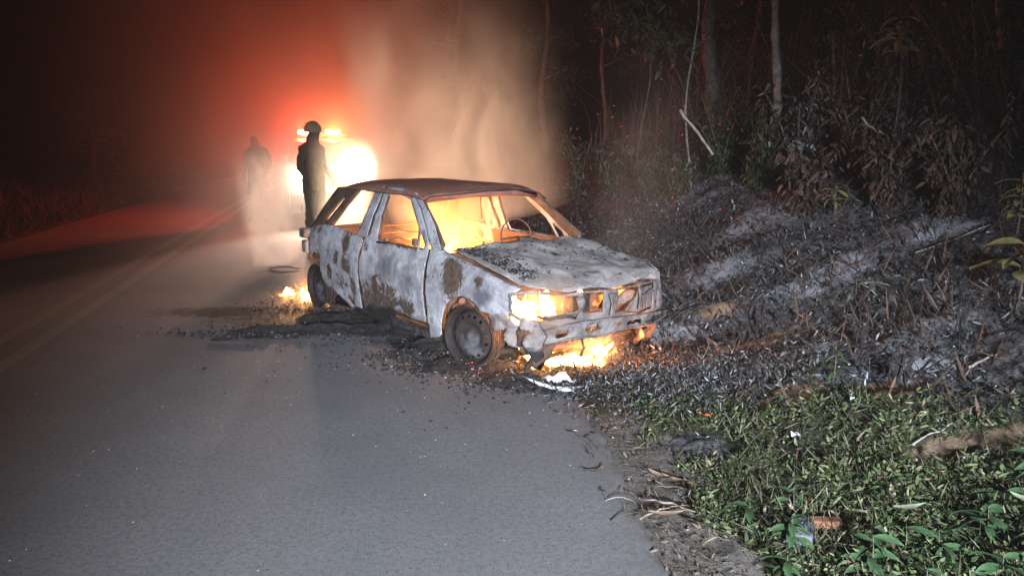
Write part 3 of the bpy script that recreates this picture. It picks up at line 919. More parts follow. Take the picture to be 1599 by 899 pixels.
seat(-.35); seat(.35)
tubes('rear_seat_frame', [([(-2.2, -.58, .42), (-2.45, -.58, .80), (-2.45, .58, .80), (-2.2, .58, .42), (-2.2, -.58, .42)], .014)] + [([(-2.2 - .05 * q, -.57, .45 + .07 * q), (-2.2 - .05 * q, .57, .45 + .07 * q)], .006) for q in range(5)], M['rust'], car, 6)
for pts in ([(-1.50, -.60, 1.10), (-1.46, -.60, 1.0), (-1.44, -.58, .9), (-1.3, -.5, .87), (-1.0, -.4, .88)], [(-1.2, .2, 1.22), (-1.22, .22, 1.05), (-1.18, .2, .95)], [(-1.62, .56, 1.15), (-1.5, .58, 1.0), (-1.44, .58, .86), (-1.25, .6, .80)]):
    tubes('wiring_loom', [(pts, .005)], M['rust'], car, 5)
# molten drips hanging over the far windows
boxes('door_mirror_stub', [((-.74, -.76, .85), (.05, .04, .06))], M['rust'], car, .01)

# ------------------------------------------------------------------ fires
def flame_mesh(name, specs, mat, label, group=None, loc=(0, 0, 0), rz=0):
    """tongues: list of (x, y, z0, height, width); merged ragged lobes filled with glowing gas"""
    bm = bmesh.new()
    for (x, y, z, h, wd, lx, ly) in specs:
        r = bmesh.ops.create_icosphere(bm, subdivisions=3, radius=1)
        for v in r['verts']:
            t = (v.co.z + 1) / 2
            k = (1 - t) ** .7 * 1.15 if t > .35 else (.6 + .9 * t)
            q = 1 + .45 * mn.noise(v.co * 1.7 + Vector((x * 9, y * 9, z * 5)))
            v.co = Vector((x + v.co.x * wd * k * q + lx * t * t * h + .02 * math.sin(t * 9 + x * 30), y + v.co.y * wd * k * q + ly * t * t * h + .02 * math.sin(t * 7 + y * 30), z + t * h * q))
    o = mkbm(name, bm, mat, None, True, label=label, cat='fire', group=group)
    o.location = loc; o.rotation_euler = (0, 0, rz)
    return o


def firemat(name, col, strength, scale=9, lo=.42, hi=.62):
    m, t, v = volmat(name, 0.0, (1, 1, 1))
    v.inputs['Blackbody Intensity'].default_value = 0
    v.inputs['Emission Color'].default_value = tuple(col) + (1,)
    tc = t.nodes.new('ShaderNodeTexCoord'); n = t.nodes.new('ShaderNodeTexNoise')
    n.inputs['Scale'].default_value = scale; n.inputs['Detail'].default_value = 3
    mr = t.nodes.new('ShaderNodeMapRange'); mr.interpolation_type = 'SMOOTHSTEP'
    mr.inputs[1].default_value = lo; mr.inputs[2].default_value = hi; mr.inputs[3].default_value = strength * .03; mr.inputs[4].default_value = strength
    t.links.new(tc.outputs['Object'], n.inputs['Vector']); t.links.new(n.outputs[0], mr.inputs[0]); t.links.new(mr.outputs[0], v.inputs['Emission Strength'])
    return m


M['fire'] = firemat('white_hot_flame', (1, .46, .12), 420, 12, .30, .58)
M['fire2'] = firemat('orange_flame', (1, .30, .05), 60, 12, .38, .62)
M['fire3'] = firemat('thin_orange_flame', (1, .42, .10), 60, 5)


def rand_tongues(n, cx, cy, rx, ry, z, h0, h1, w0, w1, lean=0):
    return [(cx + random.uniform(-rx, rx), cy + random.uniform(-ry, ry), z, random.uniform(h0, h1), random.uniform(w0, w1), lean + random.uniform(-.3, .3), random.uniform(-.3, .3)) for _ in range(n)]


o = flame_mesh('flame', rand_tongues(14, .42, -.53, .08, .19, .40, .13, .22, .06, .10), M['fire'], 'white hot fire filling the right headlamp opening of the burnt car', 'fires in and around the burnt car', (CX, CY, 0), YAW)
flame_mesh('flame', rand_tongues(9, .42, .22, .07, .16, .42, .10, .17, .05, .08), M['fire2'], 'orange fire glowing behind the front panel beside the left headlamp', 'fires in and around the burnt car', (CX, CY, 0), YAW)
flame_mesh('flame', [(.48, -.14, .46, .13, .018, 0, 0), (.50, -.11, .45, .11, .014, 0, 0)], M['fire'], 'thin yellow flame in the small middle opening of the front panel', 'fires in and around the burnt car', (CX, CY, 0), YAW)
flame_mesh('flame', rand_tongues(16, .48, 5.48, .19, .05, .0, .05, .09, .05, .09, .2) + [(.70, 5.62, .02, .17, .05, .3, 0), (.64, 5.58, .02, .15, .045, .2, 0)], M['fire'], 'white hot fire on the ground under the front bumper beam', 'fires in and around the burnt car')
flame_mesh('flame', rand_tongues(10, -2.12, 7.95, .11, .06, .0, .05, .13, .035, .07), M['fire'], 'small bright fire on the road by the rear wheel', 'fires in and around the burnt car')
flame_mesh('flame', [(-2.47, 8.3, 0, .07, .025, 0, 0), (-2.43, 8.31, 0, .05, .02, 0, 0)], M['fire'], 'tiny separate flame on the road just behind the rear wheel', 'fires in and around the burnt car')
flame_mesh('flame', rand_tongues(5, .33, -.42, .09, .10, .03, .14, .24, .045, .07), M['fire'], 'bright fire between the front wheel and the crushed corner', 'fires in and around the burnt car', (CX, CY, 0), YAW)
flame_mesh('flame', [(-.66, -.52, .70, .16, .03, .1, .3), (-.68, -.50, .70, .11, .03, 0, .1)], M['fire'], 'slim white flame at the lower right corner of the windscreen opening', 'fires in and around the burnt car', (CX, CY, 0), YAW)
flame_mesh('flame', rand_tongues(16, -1.75, -.05, .4, .4, .25, .22, .42, .12, .22), M['fire3'], 'yellow fire burning across the cabin floor behind the windscreen opening', 'fires in and around the burnt car', (CX, CY, 0), YAW)
flame_mesh('flame', [(.52, -.47, .175, .05, .022, 0, 0)], M['fire'], 'single round spark of fire hanging below the bumper beam', 'fires in and around the burnt car', (CX, CY, 0), YAW)



def outer_flame(parent, tongues):
    bm = bmesh.new()
    for (x, y, z, h, wd, lx, ly) in tongues:
        q0 = bmesh.ops.create_icosphere(bm, subdivisions=3, radius=1)
        for v in q0['verts']:
            t = (v.co.z + 1) / 2; k = (1 - t) ** 1.1 * 1.2 if t > .3 else (.45 + 1.2 * t); k *= 1 + .5 * mn.noise(v.co * 2.3 + Vector((x * 19, y * 19, 0)))
            v.co = Vector((x + v.co.x * wd * k + lx * t * t * h + .03 * math.sin(t * 8 + x * 40), y + v.co.y * wd * k + ly * t * t * h + .02 * math.sin(t * 9 + y * 40), z + t * h))
    mkbm('outer_flame', bm, M['fire2'], parent, True)


fl = [o_ for o_ in COL.objects if o_.name.startswith('flame')]
outer_flame(fl[3], rand_tongues(14, .55, 5.50, .26, .06, .0, .12, .26, .020, .042, .2))
outer_flame(fl[4], rand_tongues(8, -2.12, 7.95, .13, .06, .0, .12, .24, .018, .035))
outer_flame(fl[0], rand_tongues(7, .46, -.50, .05, .18, .42, .16, .26, .02, .04))
outer_flame(fl[6], rand_tongues(5, .33, -.44, .08, .08, .02, .2, .34, .02, .04))
FO = (1, .42, .13)
def cl(x, y, z): return tuple(c2w(x, y, z))
lamp('engine_fire_glow', 'POINT', cl(.40, -.50, .50), 16, FO, .06)
lamp('engine_fire_glow_left', 'POINT', cl(.40, .25, .50), 7, (1, .3, .07), .06)
lamp('ground_fire_glow', 'POINT', (.60, 5.44, .14), 26, (1, .36, .10), .06)
lamp('ground_fire_glow_right', 'POINT', (.98, 5.55, .22), 13, (1, .28, .06), .04)
lamp('rear_fire_glow', 'POINT', (-2.12, 7.85, .14), 12, (1, .36, .10), .04)
lamp('wheel_fire_glow', 'POINT', cl(.34, -.40, .18), 1.6, FO, .05)
lamp('cabin_fire_glow', 'POINT', cl(-1.35, -.05, .62), 120, (1, .38, .09), .15)
lamp('cabin_fire_glow_rear', 'POINT', cl(-2.1, .1, .70), 110, (1, .42, .12), .15)
lamp('screen_fire_glow', 'POINT', cl(-.75, -.40, .80), 9, (1, .5, .16), .05)

# ------------------------------------------------------------------ emergency vehicle on the far side of the wreck
TX, TY = -4.02, 17.2
ev = empty('emergency_pickup', (TX, TY, 0), R(17), 'dark emergency pickup facing us behind the wreck, red and amber beacons lit', 'vehicle')


def slab(name, prof, hw, mat, parent, taper=None, bevel=.03, **kw):
    """side profile (y, z) extruded across x with optional tumblehome"""
    n = len(prof); V = []
    for sx in (-1, 1):
        for (y, z) in prof:
            k = taper(z) if taper else 1
            V.append((sx * hw * k, y, z))
    F = [tuple(range(n))[::-1], tuple(range(n, 2 * n))]
    F += [(i, (i + 1) % n, n + (i + 1) % n, n + i) for i in range(n)]
    o = mk(name, V, F, mat, parent, False, **kw)
    m = o.modifiers.new('bevel', 'BEVEL'); m.width = bevel; m.segments = 3; m.limit_method = 'ANGLE'; m.angle_limit = R(25)
    return o


slab('body', [(-.35, .42), (-.42, .60), (-.40, .95), (-.20, 1.08), (.85, 1.18), (5.0, 1.16), (5.0, .45), (4.5, .40), (4.3, .75), (3.7, .75), (3.5, .38), (1.25, .36), (1.05, .78), (.35, .78), (.15, .40)], .88, M['carpaint'], ev)
cab = slab('cab', [(.75, 1.15), (1.45, 1.70), (1.75, 1.76), (3.1, 1.74), (3.35, 1.15)], .80, M['carpaint'], ev, lambda z: 1 - (z - 1.15) * .22)
mk('windscreen', [(-.68, .80, 1.20), (.68, .80, 1.20), (.60, 1.40, 1.67), (-.60, 1.40, 1.67)], [(0, 1, 2, 3)], M['carglass'], ev)
for sx in (-1, 1):
    mk('side_window', [(sx * .795, 1.05, 1.22), (sx * .795, 2.0, 1.22), (sx * .725, 2.0, 1.64), (sx * .725, 1.55, 1.64)], [(0, 1, 2, 3)], M['carglass'], ev)
    hl = boxes('headlight', [((sx * .64, -.40, .98), (.30, .08, .17))], M['headglow'], ev, .02)
    boxes('wing_mirror', [((sx * 1.0, .95, 1.28), (.18, .10, .22))], M['carblack'], ev, .03)
    for yy in (.70, 4.0):
        wv = tubes('wheel', [([(sx * .62, yy, .37), (sx * .88, yy, .37)], .37)], M['rubber'], ev, 24)
        tubes('rim', [([(sx * .80, yy, .37), (sx * .89, yy, .37)], .21)], M['steel'], wv, 16)
boxes('front_bumper', [((0, -.48, .47), (1.72, .16, .24))], M['carblack'], ev, .04)
gr = boxes('grille', [((0, -.425, .86), (.92, .04, .26))], M['carblack'], ev, .01)
for q in range(4):
    boxes('grille_bar', [((0, -.455, .77 + q * .06), (.90, .015, .018))], M['steel'], gr, .003)
boxes('roof_rack_bar', [((0, 1.95, 1.79), (1.25, .10, .04))], M['carblack'], ev, .01)
lb = boxes('beacon_bar', [((0, 1.95, 1.84), (1.10, .24, .06))], M['carblack'], ev, .015)
boxes('red_beacon_lens', [((-.46, 1.95, 1.915), (.28, .24, .11))], M['redglow'], ev, .03)
boxes('amber_beacon_lens', [((.22, 1.95, 1.915), (.34, .24, .12))], M['amberglow'], ev, .03)
E4 = Matrix.Translation((TX, TY, 0)) @ Matrix.Rotation(R(17), 4, 'Z')


def ew(x, y, z): return tuple(E4 @ Vector((x, y, z)))


lamp('headlight_beam_left', 'SPOT', ew(-.64, -.50, .98), 2600, (1, .80, .60), .12, (-1.6, 4.5, .1), 50, 1)
lamp('headlight_beam_right', 'SPOT', ew(.64, -.50, .98), 3600, (1, .76, .50), .12, (-.7, 5, 2.6), 40, 1)
lamp('red_beacon_light', 'POINT', ew(-.46, 1.70, 1.93), 1200, (1, .05, .025), .08)
lamp('amber_beacon_light', 'POINT', ew(.22, 1.70, 1.93), 420, (1, .28, .05), .08)

FOLDS = bpy.data.textures.new('cloth_folds', 'CLOUDS'); FOLDS.noise_scale = .09; FOLDS.noise_depth = 2
# ------------------------------------------------------------------ people
def person(loc, rz, label, pose, helmet=True, strips=True, scale=1.0):
    root = empty('person', loc, rz, label, 'person')
    root.scale = (scale,) * 3
    J, Rr, E = [], [], []

    def add(p, r, par=None):
        J.append(Vector(p)); Rr.append(r)
        if par is not None: E.append((par, len(J) - 1))
        return len(J) - 1
    pel = add((0, 0, .96), (.185, .14))
    w1 = add((0, -.01, 1.10), (.175, .14), pel)
    ch = add((0, .0, 1.30), (.20, .15), w1)
    sh = add((0, .01, 1.44), (.15, .10), ch)
    nk = add((0, .0, 1.52), (.075, .075), sh)
    hd = add((0, -.025, 1.62), (.085, .095), nk)
    h2 = add((0, -.02, 1.72), (.080, .092), hd)
    nose = add((0, -.115, 1.645), (.014, .014), hd)
    for s in (-1, 1):
        P = pose[s]
        leg = P['leg']
        hip = add((s * .10, 0, .90), (.115, .12), pel)
        kn = add(leg[0], (.085, .09), hip)
        cf = add(tuple((Vector(leg[0]) * .6 + Vector(leg[1]) * .4) + Vector((0, .02, 0))), (.078, .08), kn)
        an = add(leg[1], (.048, .052), cf)
        hl_ = add((leg[1][0], leg[1][1] - .06, .045), (.045, .04), an)
        add((leg[1][0] + s * .02, leg[1][1] - .19, .035), (.042, .03), hl_)
        sd = add((s * .19, .01, 1.42), (.078, .078), sh)
        el = add(P['arm'][0], (.06, .062), sd)
        wr = add(P['arm'][1], (.032, .030), el)
        hd_ = Vector(P['arm'][1]); dr = (hd_ - Vector(P['arm'][0])).normalized()
        pm = add(hd_ + dr * .07, (.036, .02), wr)
        side = Vector((0, -1, 0)) if abs(dr.y) < .8 else Vector((1, 0, 0))
        for q, (off, ln) in enumerate([(-.028, .065), (-.010, .078), (.010, .073), (.027, .058)]):
            a = add(hd_ + dr * (.10 + ln * .45) + side * off, (.0095, .0095), pm)
            add(hd_ + dr * (.10 + ln) + side * off + Vector((-s * .02, 0, .004)), (.0075, .0075), a)
        t = add(hd_ + dr * .055 + side * .045, (.011, .011), wr)
        add(hd_ + dr * .095 + side * .058, (.009, .009), t)
    me = bpy.data.meshes.new('body')
    me.from_pydata([tuple(v) for v in J], E, [])
    me.materials.append(M['suit'])
    o = bpy.data.objects.new('body', me); COL.objects.link(o); o.parent = root
    sk = o.modifiers.new('skin', 'SKIN'); sk.use_smooth_shade = True
    bm_l = me.skin_vertices
    if not bm_l:
        b = bmesh.new(); b.from_mesh(me); b.verts.layers.skin.verify(); b.to_mesh(me); b.free()
    for i, sv in enumerate(me.skin_vertices[0].data):
        sv.radius = Rr[i]; sv.use_root = (i == 0)
    sb = o.modifiers.new('smooth', 'SUBSURF'); sb.levels = 1; sb.render_levels = 2
    dsp = o.modifiers.new('cloth_folds', 'DISPLACE'); dsp.texture = FOLDS; dsp.strength = .05; dsp.mid_level = .5
    if helmet:
        bm = bmesh.new(); bmesh.ops.create_icosphere(bm, subdivisions=3, radius=1)
        for v in bm.verts:
            z = max(v.co.z, -.15); br = 1.0 + (.12 if v.co.z < -.05 else 0)
            v.co = Vector((v.co.x * .118 * br, v.co.y * .138 * br - .02, 1.68 + z * .15))
        mkbm('helmet', bm, M['helmet'], root, True)
    if strips:
        for z, rx, ry in ((1.02, .175, .125), (1.24, .195, .14)):
            pts = [(rx * math.cos(a), ry * math.sin(a), z) for a in np.linspace(0, 2 * math.pi, 25)]
            tubes('reflective_strip', [(pts, .012)], M['reflex'], root, 5)
        for s in (-1, 1):
            k = pose[s]['leg']; c_ = Vector(k[0]) * .35 + Vector(k[1]) * .65
            tubes('reflective_strip', [([tuple(c_ + Vector((.075 * math.cos(a), .078 * math.sin(a) + .01, 0))) for a in np.linspace(0, 2 * math.pi, 17)], .010)], M['reflex'], root, 5)
    return root


stand = {-1: dict(leg=[(-.12, -.02, .50), (-.14, .02, .09)], arm=[(-.27, .04, 1.16), (-.25, -.10, .93)]), 1: dict(leg=[(.12, -.01, .50), (.15, .0, .09)], arm=[(.28, .03, 1.16), (.24, -.14, .97)])}
walk = {-1: dict(leg=[(-.11, -.16, .52), (-.12, -.10, .09)], arm=[(-.28, .10, 1.18), (-.26, .0, .95)]), 1: dict(leg=[(.11, .10, .50), (.12, .28, .12)], arm=[(.27, -.04, 1.17), (.20, -.24, 1.06)])}
person((-3.22, 12.6, 0), R(68), 'person in dark helmet and uniform standing between the two beacon lights', stand, True, False, 1.09)
person((-5.35, 16.3, 0), R(-10), 'person in dark uniform standing apart on the road, left of the smoke puff', stand, False, False, 1.04)

# ------------------------------------------------------------------ debris on the road
def scatter_pos(spots, n):
    out = []
    wts = np.array([s_[4] for s_ in spots], float); wts /= wts.sum()
    idx = rng.choice(len(spots), n, p=wts)
    sp = np.array([s_[:4] for s_ in spots])[idx]
    return np.stack([sp[:, 0] + rng.normal(0, 1, n) * sp[:, 2], sp[:, 1] + rng.normal(0, 1, n) * sp[:, 3]], 1)


def chunks(name, xy, z, s0, s1, mat, flat=.6, parent=None, **kw):
    n = len(xy)
    base = np.array([(1, 0, 0), (-.6, .8, 0), (-.5, -.9, 0), (.1, .0, 1.0), (.05, .1, -.5)])
    T0 = np.array([(0, 1, 3), (1, 2, 3), (2, 0, 3), (1, 0, 4), (2, 1, 4), (0, 2, 4)])
    s = np.exp(rng.uniform(np.log(s0), np.log(s1), n))
    a = rng.uniform(0, 6.28, n)
    B = base[None] * (1 + rng.uniform(-.4, .4, (n, 5, 3)))
    x = B[..., 0] * np.cos(a)[:, None] - B[..., 1] * np.sin(a)[:, None]
    y = B[..., 0] * np.sin(a)[:, None] + B[..., 1] * np.cos(a)[:, None]
    V = np.stack([x, y, B[..., 2] * flat], 2) * s[:, None, None]
    V += np.stack([xy[:, 0], xy[:, 1], z], 1)[:, None]
    T = (T0[None] + (np.arange(n) * 5)[:, None, None]).reshape(-1, 3)
    return bigmesh(name, V.reshape(-1, 3), T, mat, parent, False, **kw)


heap = [(-.35, 5.45, .35, .13, 3), (.05, 5.12, .25, .13, 3), (.42, 4.98, .22, .10, 2.5), (-.75, 5.75, .2, .10, 1.6), (.75, 5.0, .3, .16, 2), (-1.6, 6.6, .6, .14, 2.2), (-2.1, 6.45, .3, .08, 1.5), (-2.1, 7.6, .35, .25, 1.5), (-1.0, 6.4, .45, .25, 1.5), (.25, 5.35, .3, .15, 1.5)]
xy = scatter_pos(heap, 12000)
hz = sum(.07 * np.exp(-(((xy[:, 0] - hx) / (rx * .8)) ** 2 + ((xy[:, 1] - hy) / (ry * .8)) ** 2)) for hx, hy, rx, ry, w_ in heap[:5])
chunks('ash_debris', xy, np.maximum(0, ground_z(xy[:, 0], xy[:, 1], False) + .0) + hz * rng.random(len(xy)) + .004, .003, .016, M['ashchunk'], .7, kind='stuff')
# low mounds under the chunks
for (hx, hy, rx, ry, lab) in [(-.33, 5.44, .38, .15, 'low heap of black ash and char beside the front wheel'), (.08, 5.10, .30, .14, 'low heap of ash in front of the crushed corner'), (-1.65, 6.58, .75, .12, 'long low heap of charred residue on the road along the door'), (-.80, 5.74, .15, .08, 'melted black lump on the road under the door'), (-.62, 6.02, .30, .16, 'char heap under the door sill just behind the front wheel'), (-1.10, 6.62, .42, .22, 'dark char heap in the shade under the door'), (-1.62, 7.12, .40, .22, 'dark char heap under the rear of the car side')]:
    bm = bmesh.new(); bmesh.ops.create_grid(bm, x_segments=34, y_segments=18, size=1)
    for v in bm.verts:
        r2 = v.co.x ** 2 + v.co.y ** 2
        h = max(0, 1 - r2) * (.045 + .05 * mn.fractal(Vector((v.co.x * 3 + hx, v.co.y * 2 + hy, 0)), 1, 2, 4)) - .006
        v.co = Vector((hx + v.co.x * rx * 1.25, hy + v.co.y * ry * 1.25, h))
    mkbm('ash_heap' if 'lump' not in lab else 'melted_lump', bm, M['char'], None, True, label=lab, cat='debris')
xy = scatter_pos([(-1.0, 5.6, .9, .5, 3), (-1.9, 6.6, .6, .5, 4), (-2.6, 7.4, .5, .5, 2), (-1.3, 4.2, 1.3, .8, 1.4), (-.2, 3.9, .7, .6, .7)], 620)
chunks('glass_fragments', xy, np.full(len(xy), .003), .0022, .0065, M['glassbit'], .5, kind='stuff')
xy = np.stack([rng.uniform(-4, .5, 160), rng.uniform(2.2, 6, 160)], 1)
chunks('grit', xy, np.full(160, .003), .002, .006, M['glassbit'], .5, kind='stuff')
xy = scatter_pos([(-.3, 5.3, .7, .4, 2), (.2, 4.6, .4, .4, 1), (-1.2, 5.6, .8, .5, 1)], 130)
chunks('charred_crumbs', xy, np.full(130, .003), .006, .018, M['char'], .5, kind='stuff')


def strip(name, pts, wd, mat, label, cat):
    V, F = [], []
    for i, p in enumerate(pts):
        p = Vector(p); q = Vector(pts[min(i + 1, len(pts) - 1)]) - Vector(pts[max(0, i - 1)])
        nrm = Vector((-q.y, q.x, 0)).normalized() * wd * random.uniform(.6, 1.1)
        V += [p + nrm, p - nrm, p + nrm * .7 + Vector((0, 0, .012)), p - nrm * .7 + Vector((0, 0, .012 * random.uniform(.6, 1.6)))]
        if i:
            b = 4 * i
            F += [(b - 4, b, b + 2, b - 2), (b - 3, b - 1, b + 3, b + 1), (b - 2, b + 2, b + 3, b - 1), (b - 4, b - 3, b + 1, b)]
    n = 4 * len(pts)
    F += [(0, 2, 3, 1), (n - 4, n - 3, n - 1, n - 2)]
    return mk(name, V, F, mat, None, False, label=label, cat=cat)


strip('charred_strip', [(-2.50, 6.20, .006), (-2.40, 6.19, .008), (-2.28, 6.21, .01), (-2.15, 6.21, .012), (-2.02, 6.25, .012)], .022, M['char'], 'charred flat strip lying on the road, its tip pointing left', 'debris')
strip('charred_strip', [(-3.18, 9.98, .01), (-3.05, 9.95, .03), (-2.95, 9.98, .03), (-2.78, 9.93, .01)], .045, M['char'], 'dark strip lying on the road behind the car, past the rear wheel', 'debris')
# melted white bumper fragment
bf = empty('melted_bumper_piece', (.30, 4.93, .02), R(8), 'crumpled white melted piece with a curved rim, lying at the road edge', 'debris')
plate('crumpled_sheet', [(-.09, .0), (-.07, .05), (0, .07), (.09, .055), (.13, .0), (.10, -.045), (.0, -.06), (-.07, -.045)], [], lambda u, v: (u, v, .035 + .05 * math.exp(-(u / .09) ** 2 - (v / .05) ** 2) + dent(u, v, 16, .035, 3)), M['whiteash'], bf, .01, .003, .004)
tubes('curved_rim', [([(-.21, .10, .05), (-.17, .05, .035), (-.11, -.005, .02), (-.05, -.05, .012), (.02, -.08, .01), (.10, -.085, .012), (.18, -.06, .015)], [.003, .010, .013, .014, .013, .011, .004])], M['whiteash'], bf, 6, .2)
tubes('broken_lip', [([(-.02, -.115, .008), (.03, -.12, .014), (.09, -.115, .008)], [.008, .016, .008])], M['whiteash'], bf, 6, .3)


# leaves and twigs lying about, each its own
def one_leaf(name, loc, L, W_, rz, mat, label, curl=.25, cat='leaf', z=.006, tilt=.0, parent=None, loc3=None):
    n = 7; V, F = [], []
    for i in range(n):
        t = i / (n - 1); wv = W_ * math.sin(math.pi * min(1, t * .96 + .03)) ** .8 * (1 - .3 * t)
        zc = curl * L * (t - .5) ** 2 + L * t * tilt
        V += [(L * (t - .5), wv * .5, zc + W_ * .15), (L * (t - .5), 0, zc), (L * (t - .5), -wv * .5, zc + W_ * .12)]
        if i:
            b = 3 * i; F += [(b - 3, b - 2, b + 1, b), (b - 2, b - 1, b + 2, b + 1)]
    o = mk(name, V, F, mat, parent, True)
    o.location = loc3 or (loc[0], loc[1], max(0, gz(*loc)) + z); o.rotation_euler = (0, 0, rz)
    if label: o['label'] = label; o['category'] = cat
    return o


o = one_leaf('dry_leaf', (.405, 3.60), .085, .034, R(10), M['twig'], 'small dark curled leaf alone on the bare asphalt', .5)
tubes('stalk', [([(-.04, 0, .01), (-.058, -.01, .02), (-.065, -.004, .01)], .0018)], M['twig'], o, 5)
tubes('leaf_tip', [([(.04, 0, .01), (.055, .008, .02), (.062, .02, .015)], .003)], M['twig'], o, 5)


def twig(pts, r, mat, label, cat='twig', name='twig'):
    P = [(x, y, max(0, gz(x, y)) + z) for x, y, z in pts]
    return tubes(name, [(P, [r * (1 - .6 * i / (len(P) - 1)) for i in range(len(P))])], mat, None, 5, .2, label=label, cat=cat)


def wig(x0, y0, x1, y1, n=8, a=.02, z=.01, lift=.02):
    return [(x0 + (x1 - x0) * i / (n - 1) + random.uniform(-a, a) + .6 * a * math.sin(i), y0 + (y1 - y0) * i / (n - 1) + random.uniform(-a, a), z + lift * math.sin(math.pi * i / (n - 1))) for i in range(n)]


GT = 'twigs and roots along the road edge'
tw = [(wig(.32, 4.15, .44, 3.80, 9, .012), .0022, 'twig', 'thin looping tendril on the asphalt above the lone leaf'),
      (wig(.39, 4.05, .50, 3.72, 8, .010), .003, 'twig', 'dark bent twig crossing the ragged road edge above the lone leaf'),
      (wig(.41, 3.38, .44, 3.28, 5, .006), .003, 'twig', 'short dark twig lying below the lone leaf'),
      (wig(.52, 3.40, .505, 3.18, 7, .008), .0038, 'twig', 'upright bowed dark twig on the asphalt near the root tangle'),
      (wig(.43, 3.27, .56, 3.25, 6, .004), .0024, 'palewood', 'straight pale stem lying on the asphalt'),
      (wig(.44, 3.08, .62, 3.16, 8, .012), .0028, 'twig', 'dark twig tip reaching farthest onto the asphalt from the tangle'),
      (wig(.55, 3.10, .80, 3.22, 8, .015), .005, 'root', 'pale thick root at the lower side of the tangle'),
      (wig(.60, 3.28, .95, 3.02, 10, .018), .006, 'root', 'long brown root running from the tangle towards the weeds'),
      (wig(.66, 3.42, .90, 3.30, 8, .015), .004, 'twig', 'dark twig arching over the dry leaves'),
      (wig(.76, 3.10, 1.02, 2.70, 10, .02), .004, 'twig', 'long dark vine across the sandy strip at the bottom'),
      (wig(.70, 2.95, .80, 2.62, 9, .015), .003, 'twig', 'thin vine curling down the sandy strip beside the asphalt'),
      (wig(.63, 3.60, .72, 3.42, 7, .012), .0035, 'root', 'short pale root by the dry tan leaves')]
for p, r, m_, l in tw:
    twig(p, r, M[m_], l, 'twig')['group'] = GT
for (x, y, L, W_, rz, m_, l) in [(.72, 3.52, .15, .055, 2.3, 'dryleaf', 'tan dry leaf at the top of the root tangle'), (.79, 3.47, .16, .05, 2.5, 'dryleaf', 'long tan leaf lying beside the top tan leaf of the tangle'),
                               (.86, 3.40, .13, .05, 2.2, 'dryleaf', 'tan dry leaf nearest the green weeds at the tangle'), (.68, 3.12, .17, .05, .05, 'dryleaf', 'flat orange brown leaf at the asphalt edge, lowest of the dry leaves'),
                               (.93, 3.15, .15, .06, 2.6, 'dryleaf', 'tan leaf under the long brown root')]:
    one_leaf('dry_leaf', (x, y), L, W_, rz, M[m_], l, .35, z=.015)['group'] = 'dry tan leaves at the root tangle'
# dirt-side litter as one mass
n = 1300
yy = rng.uniform(2.2, 4.9, n); xx = road_r(yy) + np.abs(rng.normal(.12, .16, n))
P = np.stack([xx, yy, np.maximum(ground_z(xx, yy), -.01) + .006], 1)
V, T = leaf_arrays(P, rand_dirs(n, .05, .4), np.tile([0, 0, 1.], (n, 1)) + rng.normal(0, .3, (n, 3)), rng.uniform(.012, .05, n), rng.uniform(.003, .010, n), rng.uniform(-.2, .4, n))
bigmesh('dry_litter', V, T, M['dryleaf'], None, kind='stuff')


# ------------------------------------------------------------------ the burnt bank: ash-grey litter
def greenness(x, y):
    return (4.9 - .9 * (x - 1)) - y + .35 * fbm(x, y, 1.6, 3, 21)


def bank_points(n, y0, y1, s1, s0=.1, p=1.6):
    y = y0 * (y1 / y0) ** (rng.random(n) ** .8)
    s = s0 + (s1 - s0) * rng.random(n) ** .85
    return s + road_r(y), y, s


n = 110000
x, y, s = bank_points(n, 3.2, 19, 11)
keep = (greenness(x, y) < rng.normal(.2, .45, n)) & (fbm(x, y, 1.3, 3, 31) + .35 * rng.random(n) > -.12) & (x < .75 * y + 1.5)
soilp = np.zeros(n)
for cx, cy, rx, ry in SOIL:
    soilp = np.maximum(soilp, np.exp(-(((x - cx) / rx) ** 2 + ((y - cy) / ry) ** 2)))
keep &= (soilp < .3 + .3 * rng.random(n))
x, y = x[keep], y[keep]; n = len(x)
P = np.stack([x, y, ground_z(x, y) + rng.uniform(0, .03, n)], 1)
sc = 1 + y / 12
V, T = leaf_arrays(P, rand_dirs(n, .25, 1.3), np.tile([0, -.3, 1.], (n, 1)) + rng.normal(0, .5, (n, 3)), np.exp(rng.uniform(np.log(.008), np.log(.05), n)) * sc, rng.uniform(.003, .013, n) * sc, rng.uniform(-.8, .9, n))
bigmesh('ash_leaf_litter', V, T, M['ashleaf'], None, kind='stuff')
# charred standing blades and stems
n = 26000
x, y, s = bank_points(n, 3.6, 20, 12)
keep = (greenness(x, y) < .1) & (fbm(x, y, .9, 3, 41) + .3 * rng.random(n) > 0.02)
x, y = x[keep], y[keep]; n = len(x)
P = np.stack([x, y, ground_z(x, y)], 1)
V, T = leaf_arrays(P, rand_dirs(n, 1.1, 1.6), rng.normal(0, 1, (n, 3)), rng.uniform(.06, .26, n), rng.uniform(.004, .018, n), rng.uniform(-.6, .6, n))
bigmesh('charred_undergrowth', V, T, M['charleaf'], None, kind='stuff')
# the dense burnt tangle right in front of the bumper
n = 7000
x = rng.normal(1.05, .38, n); y = rng.normal(5.0, .33, n)
P = np.stack([x, y, np.maximum(0, ground_z(x, y)) + rng.uniform(0, .10, n)], 1)
V, T = leaf_arrays(P, rand_dirs(n, .7, 1.6), rng.normal(0, 1, (n, 3)), rng.uniform(.008, .05, n), rng.uniform(.003, .011, n), rng.uniform(-.9, .9, n))
bigmesh('burnt_tangle', V, T, M['ashleaf'], None, kind='stuff')

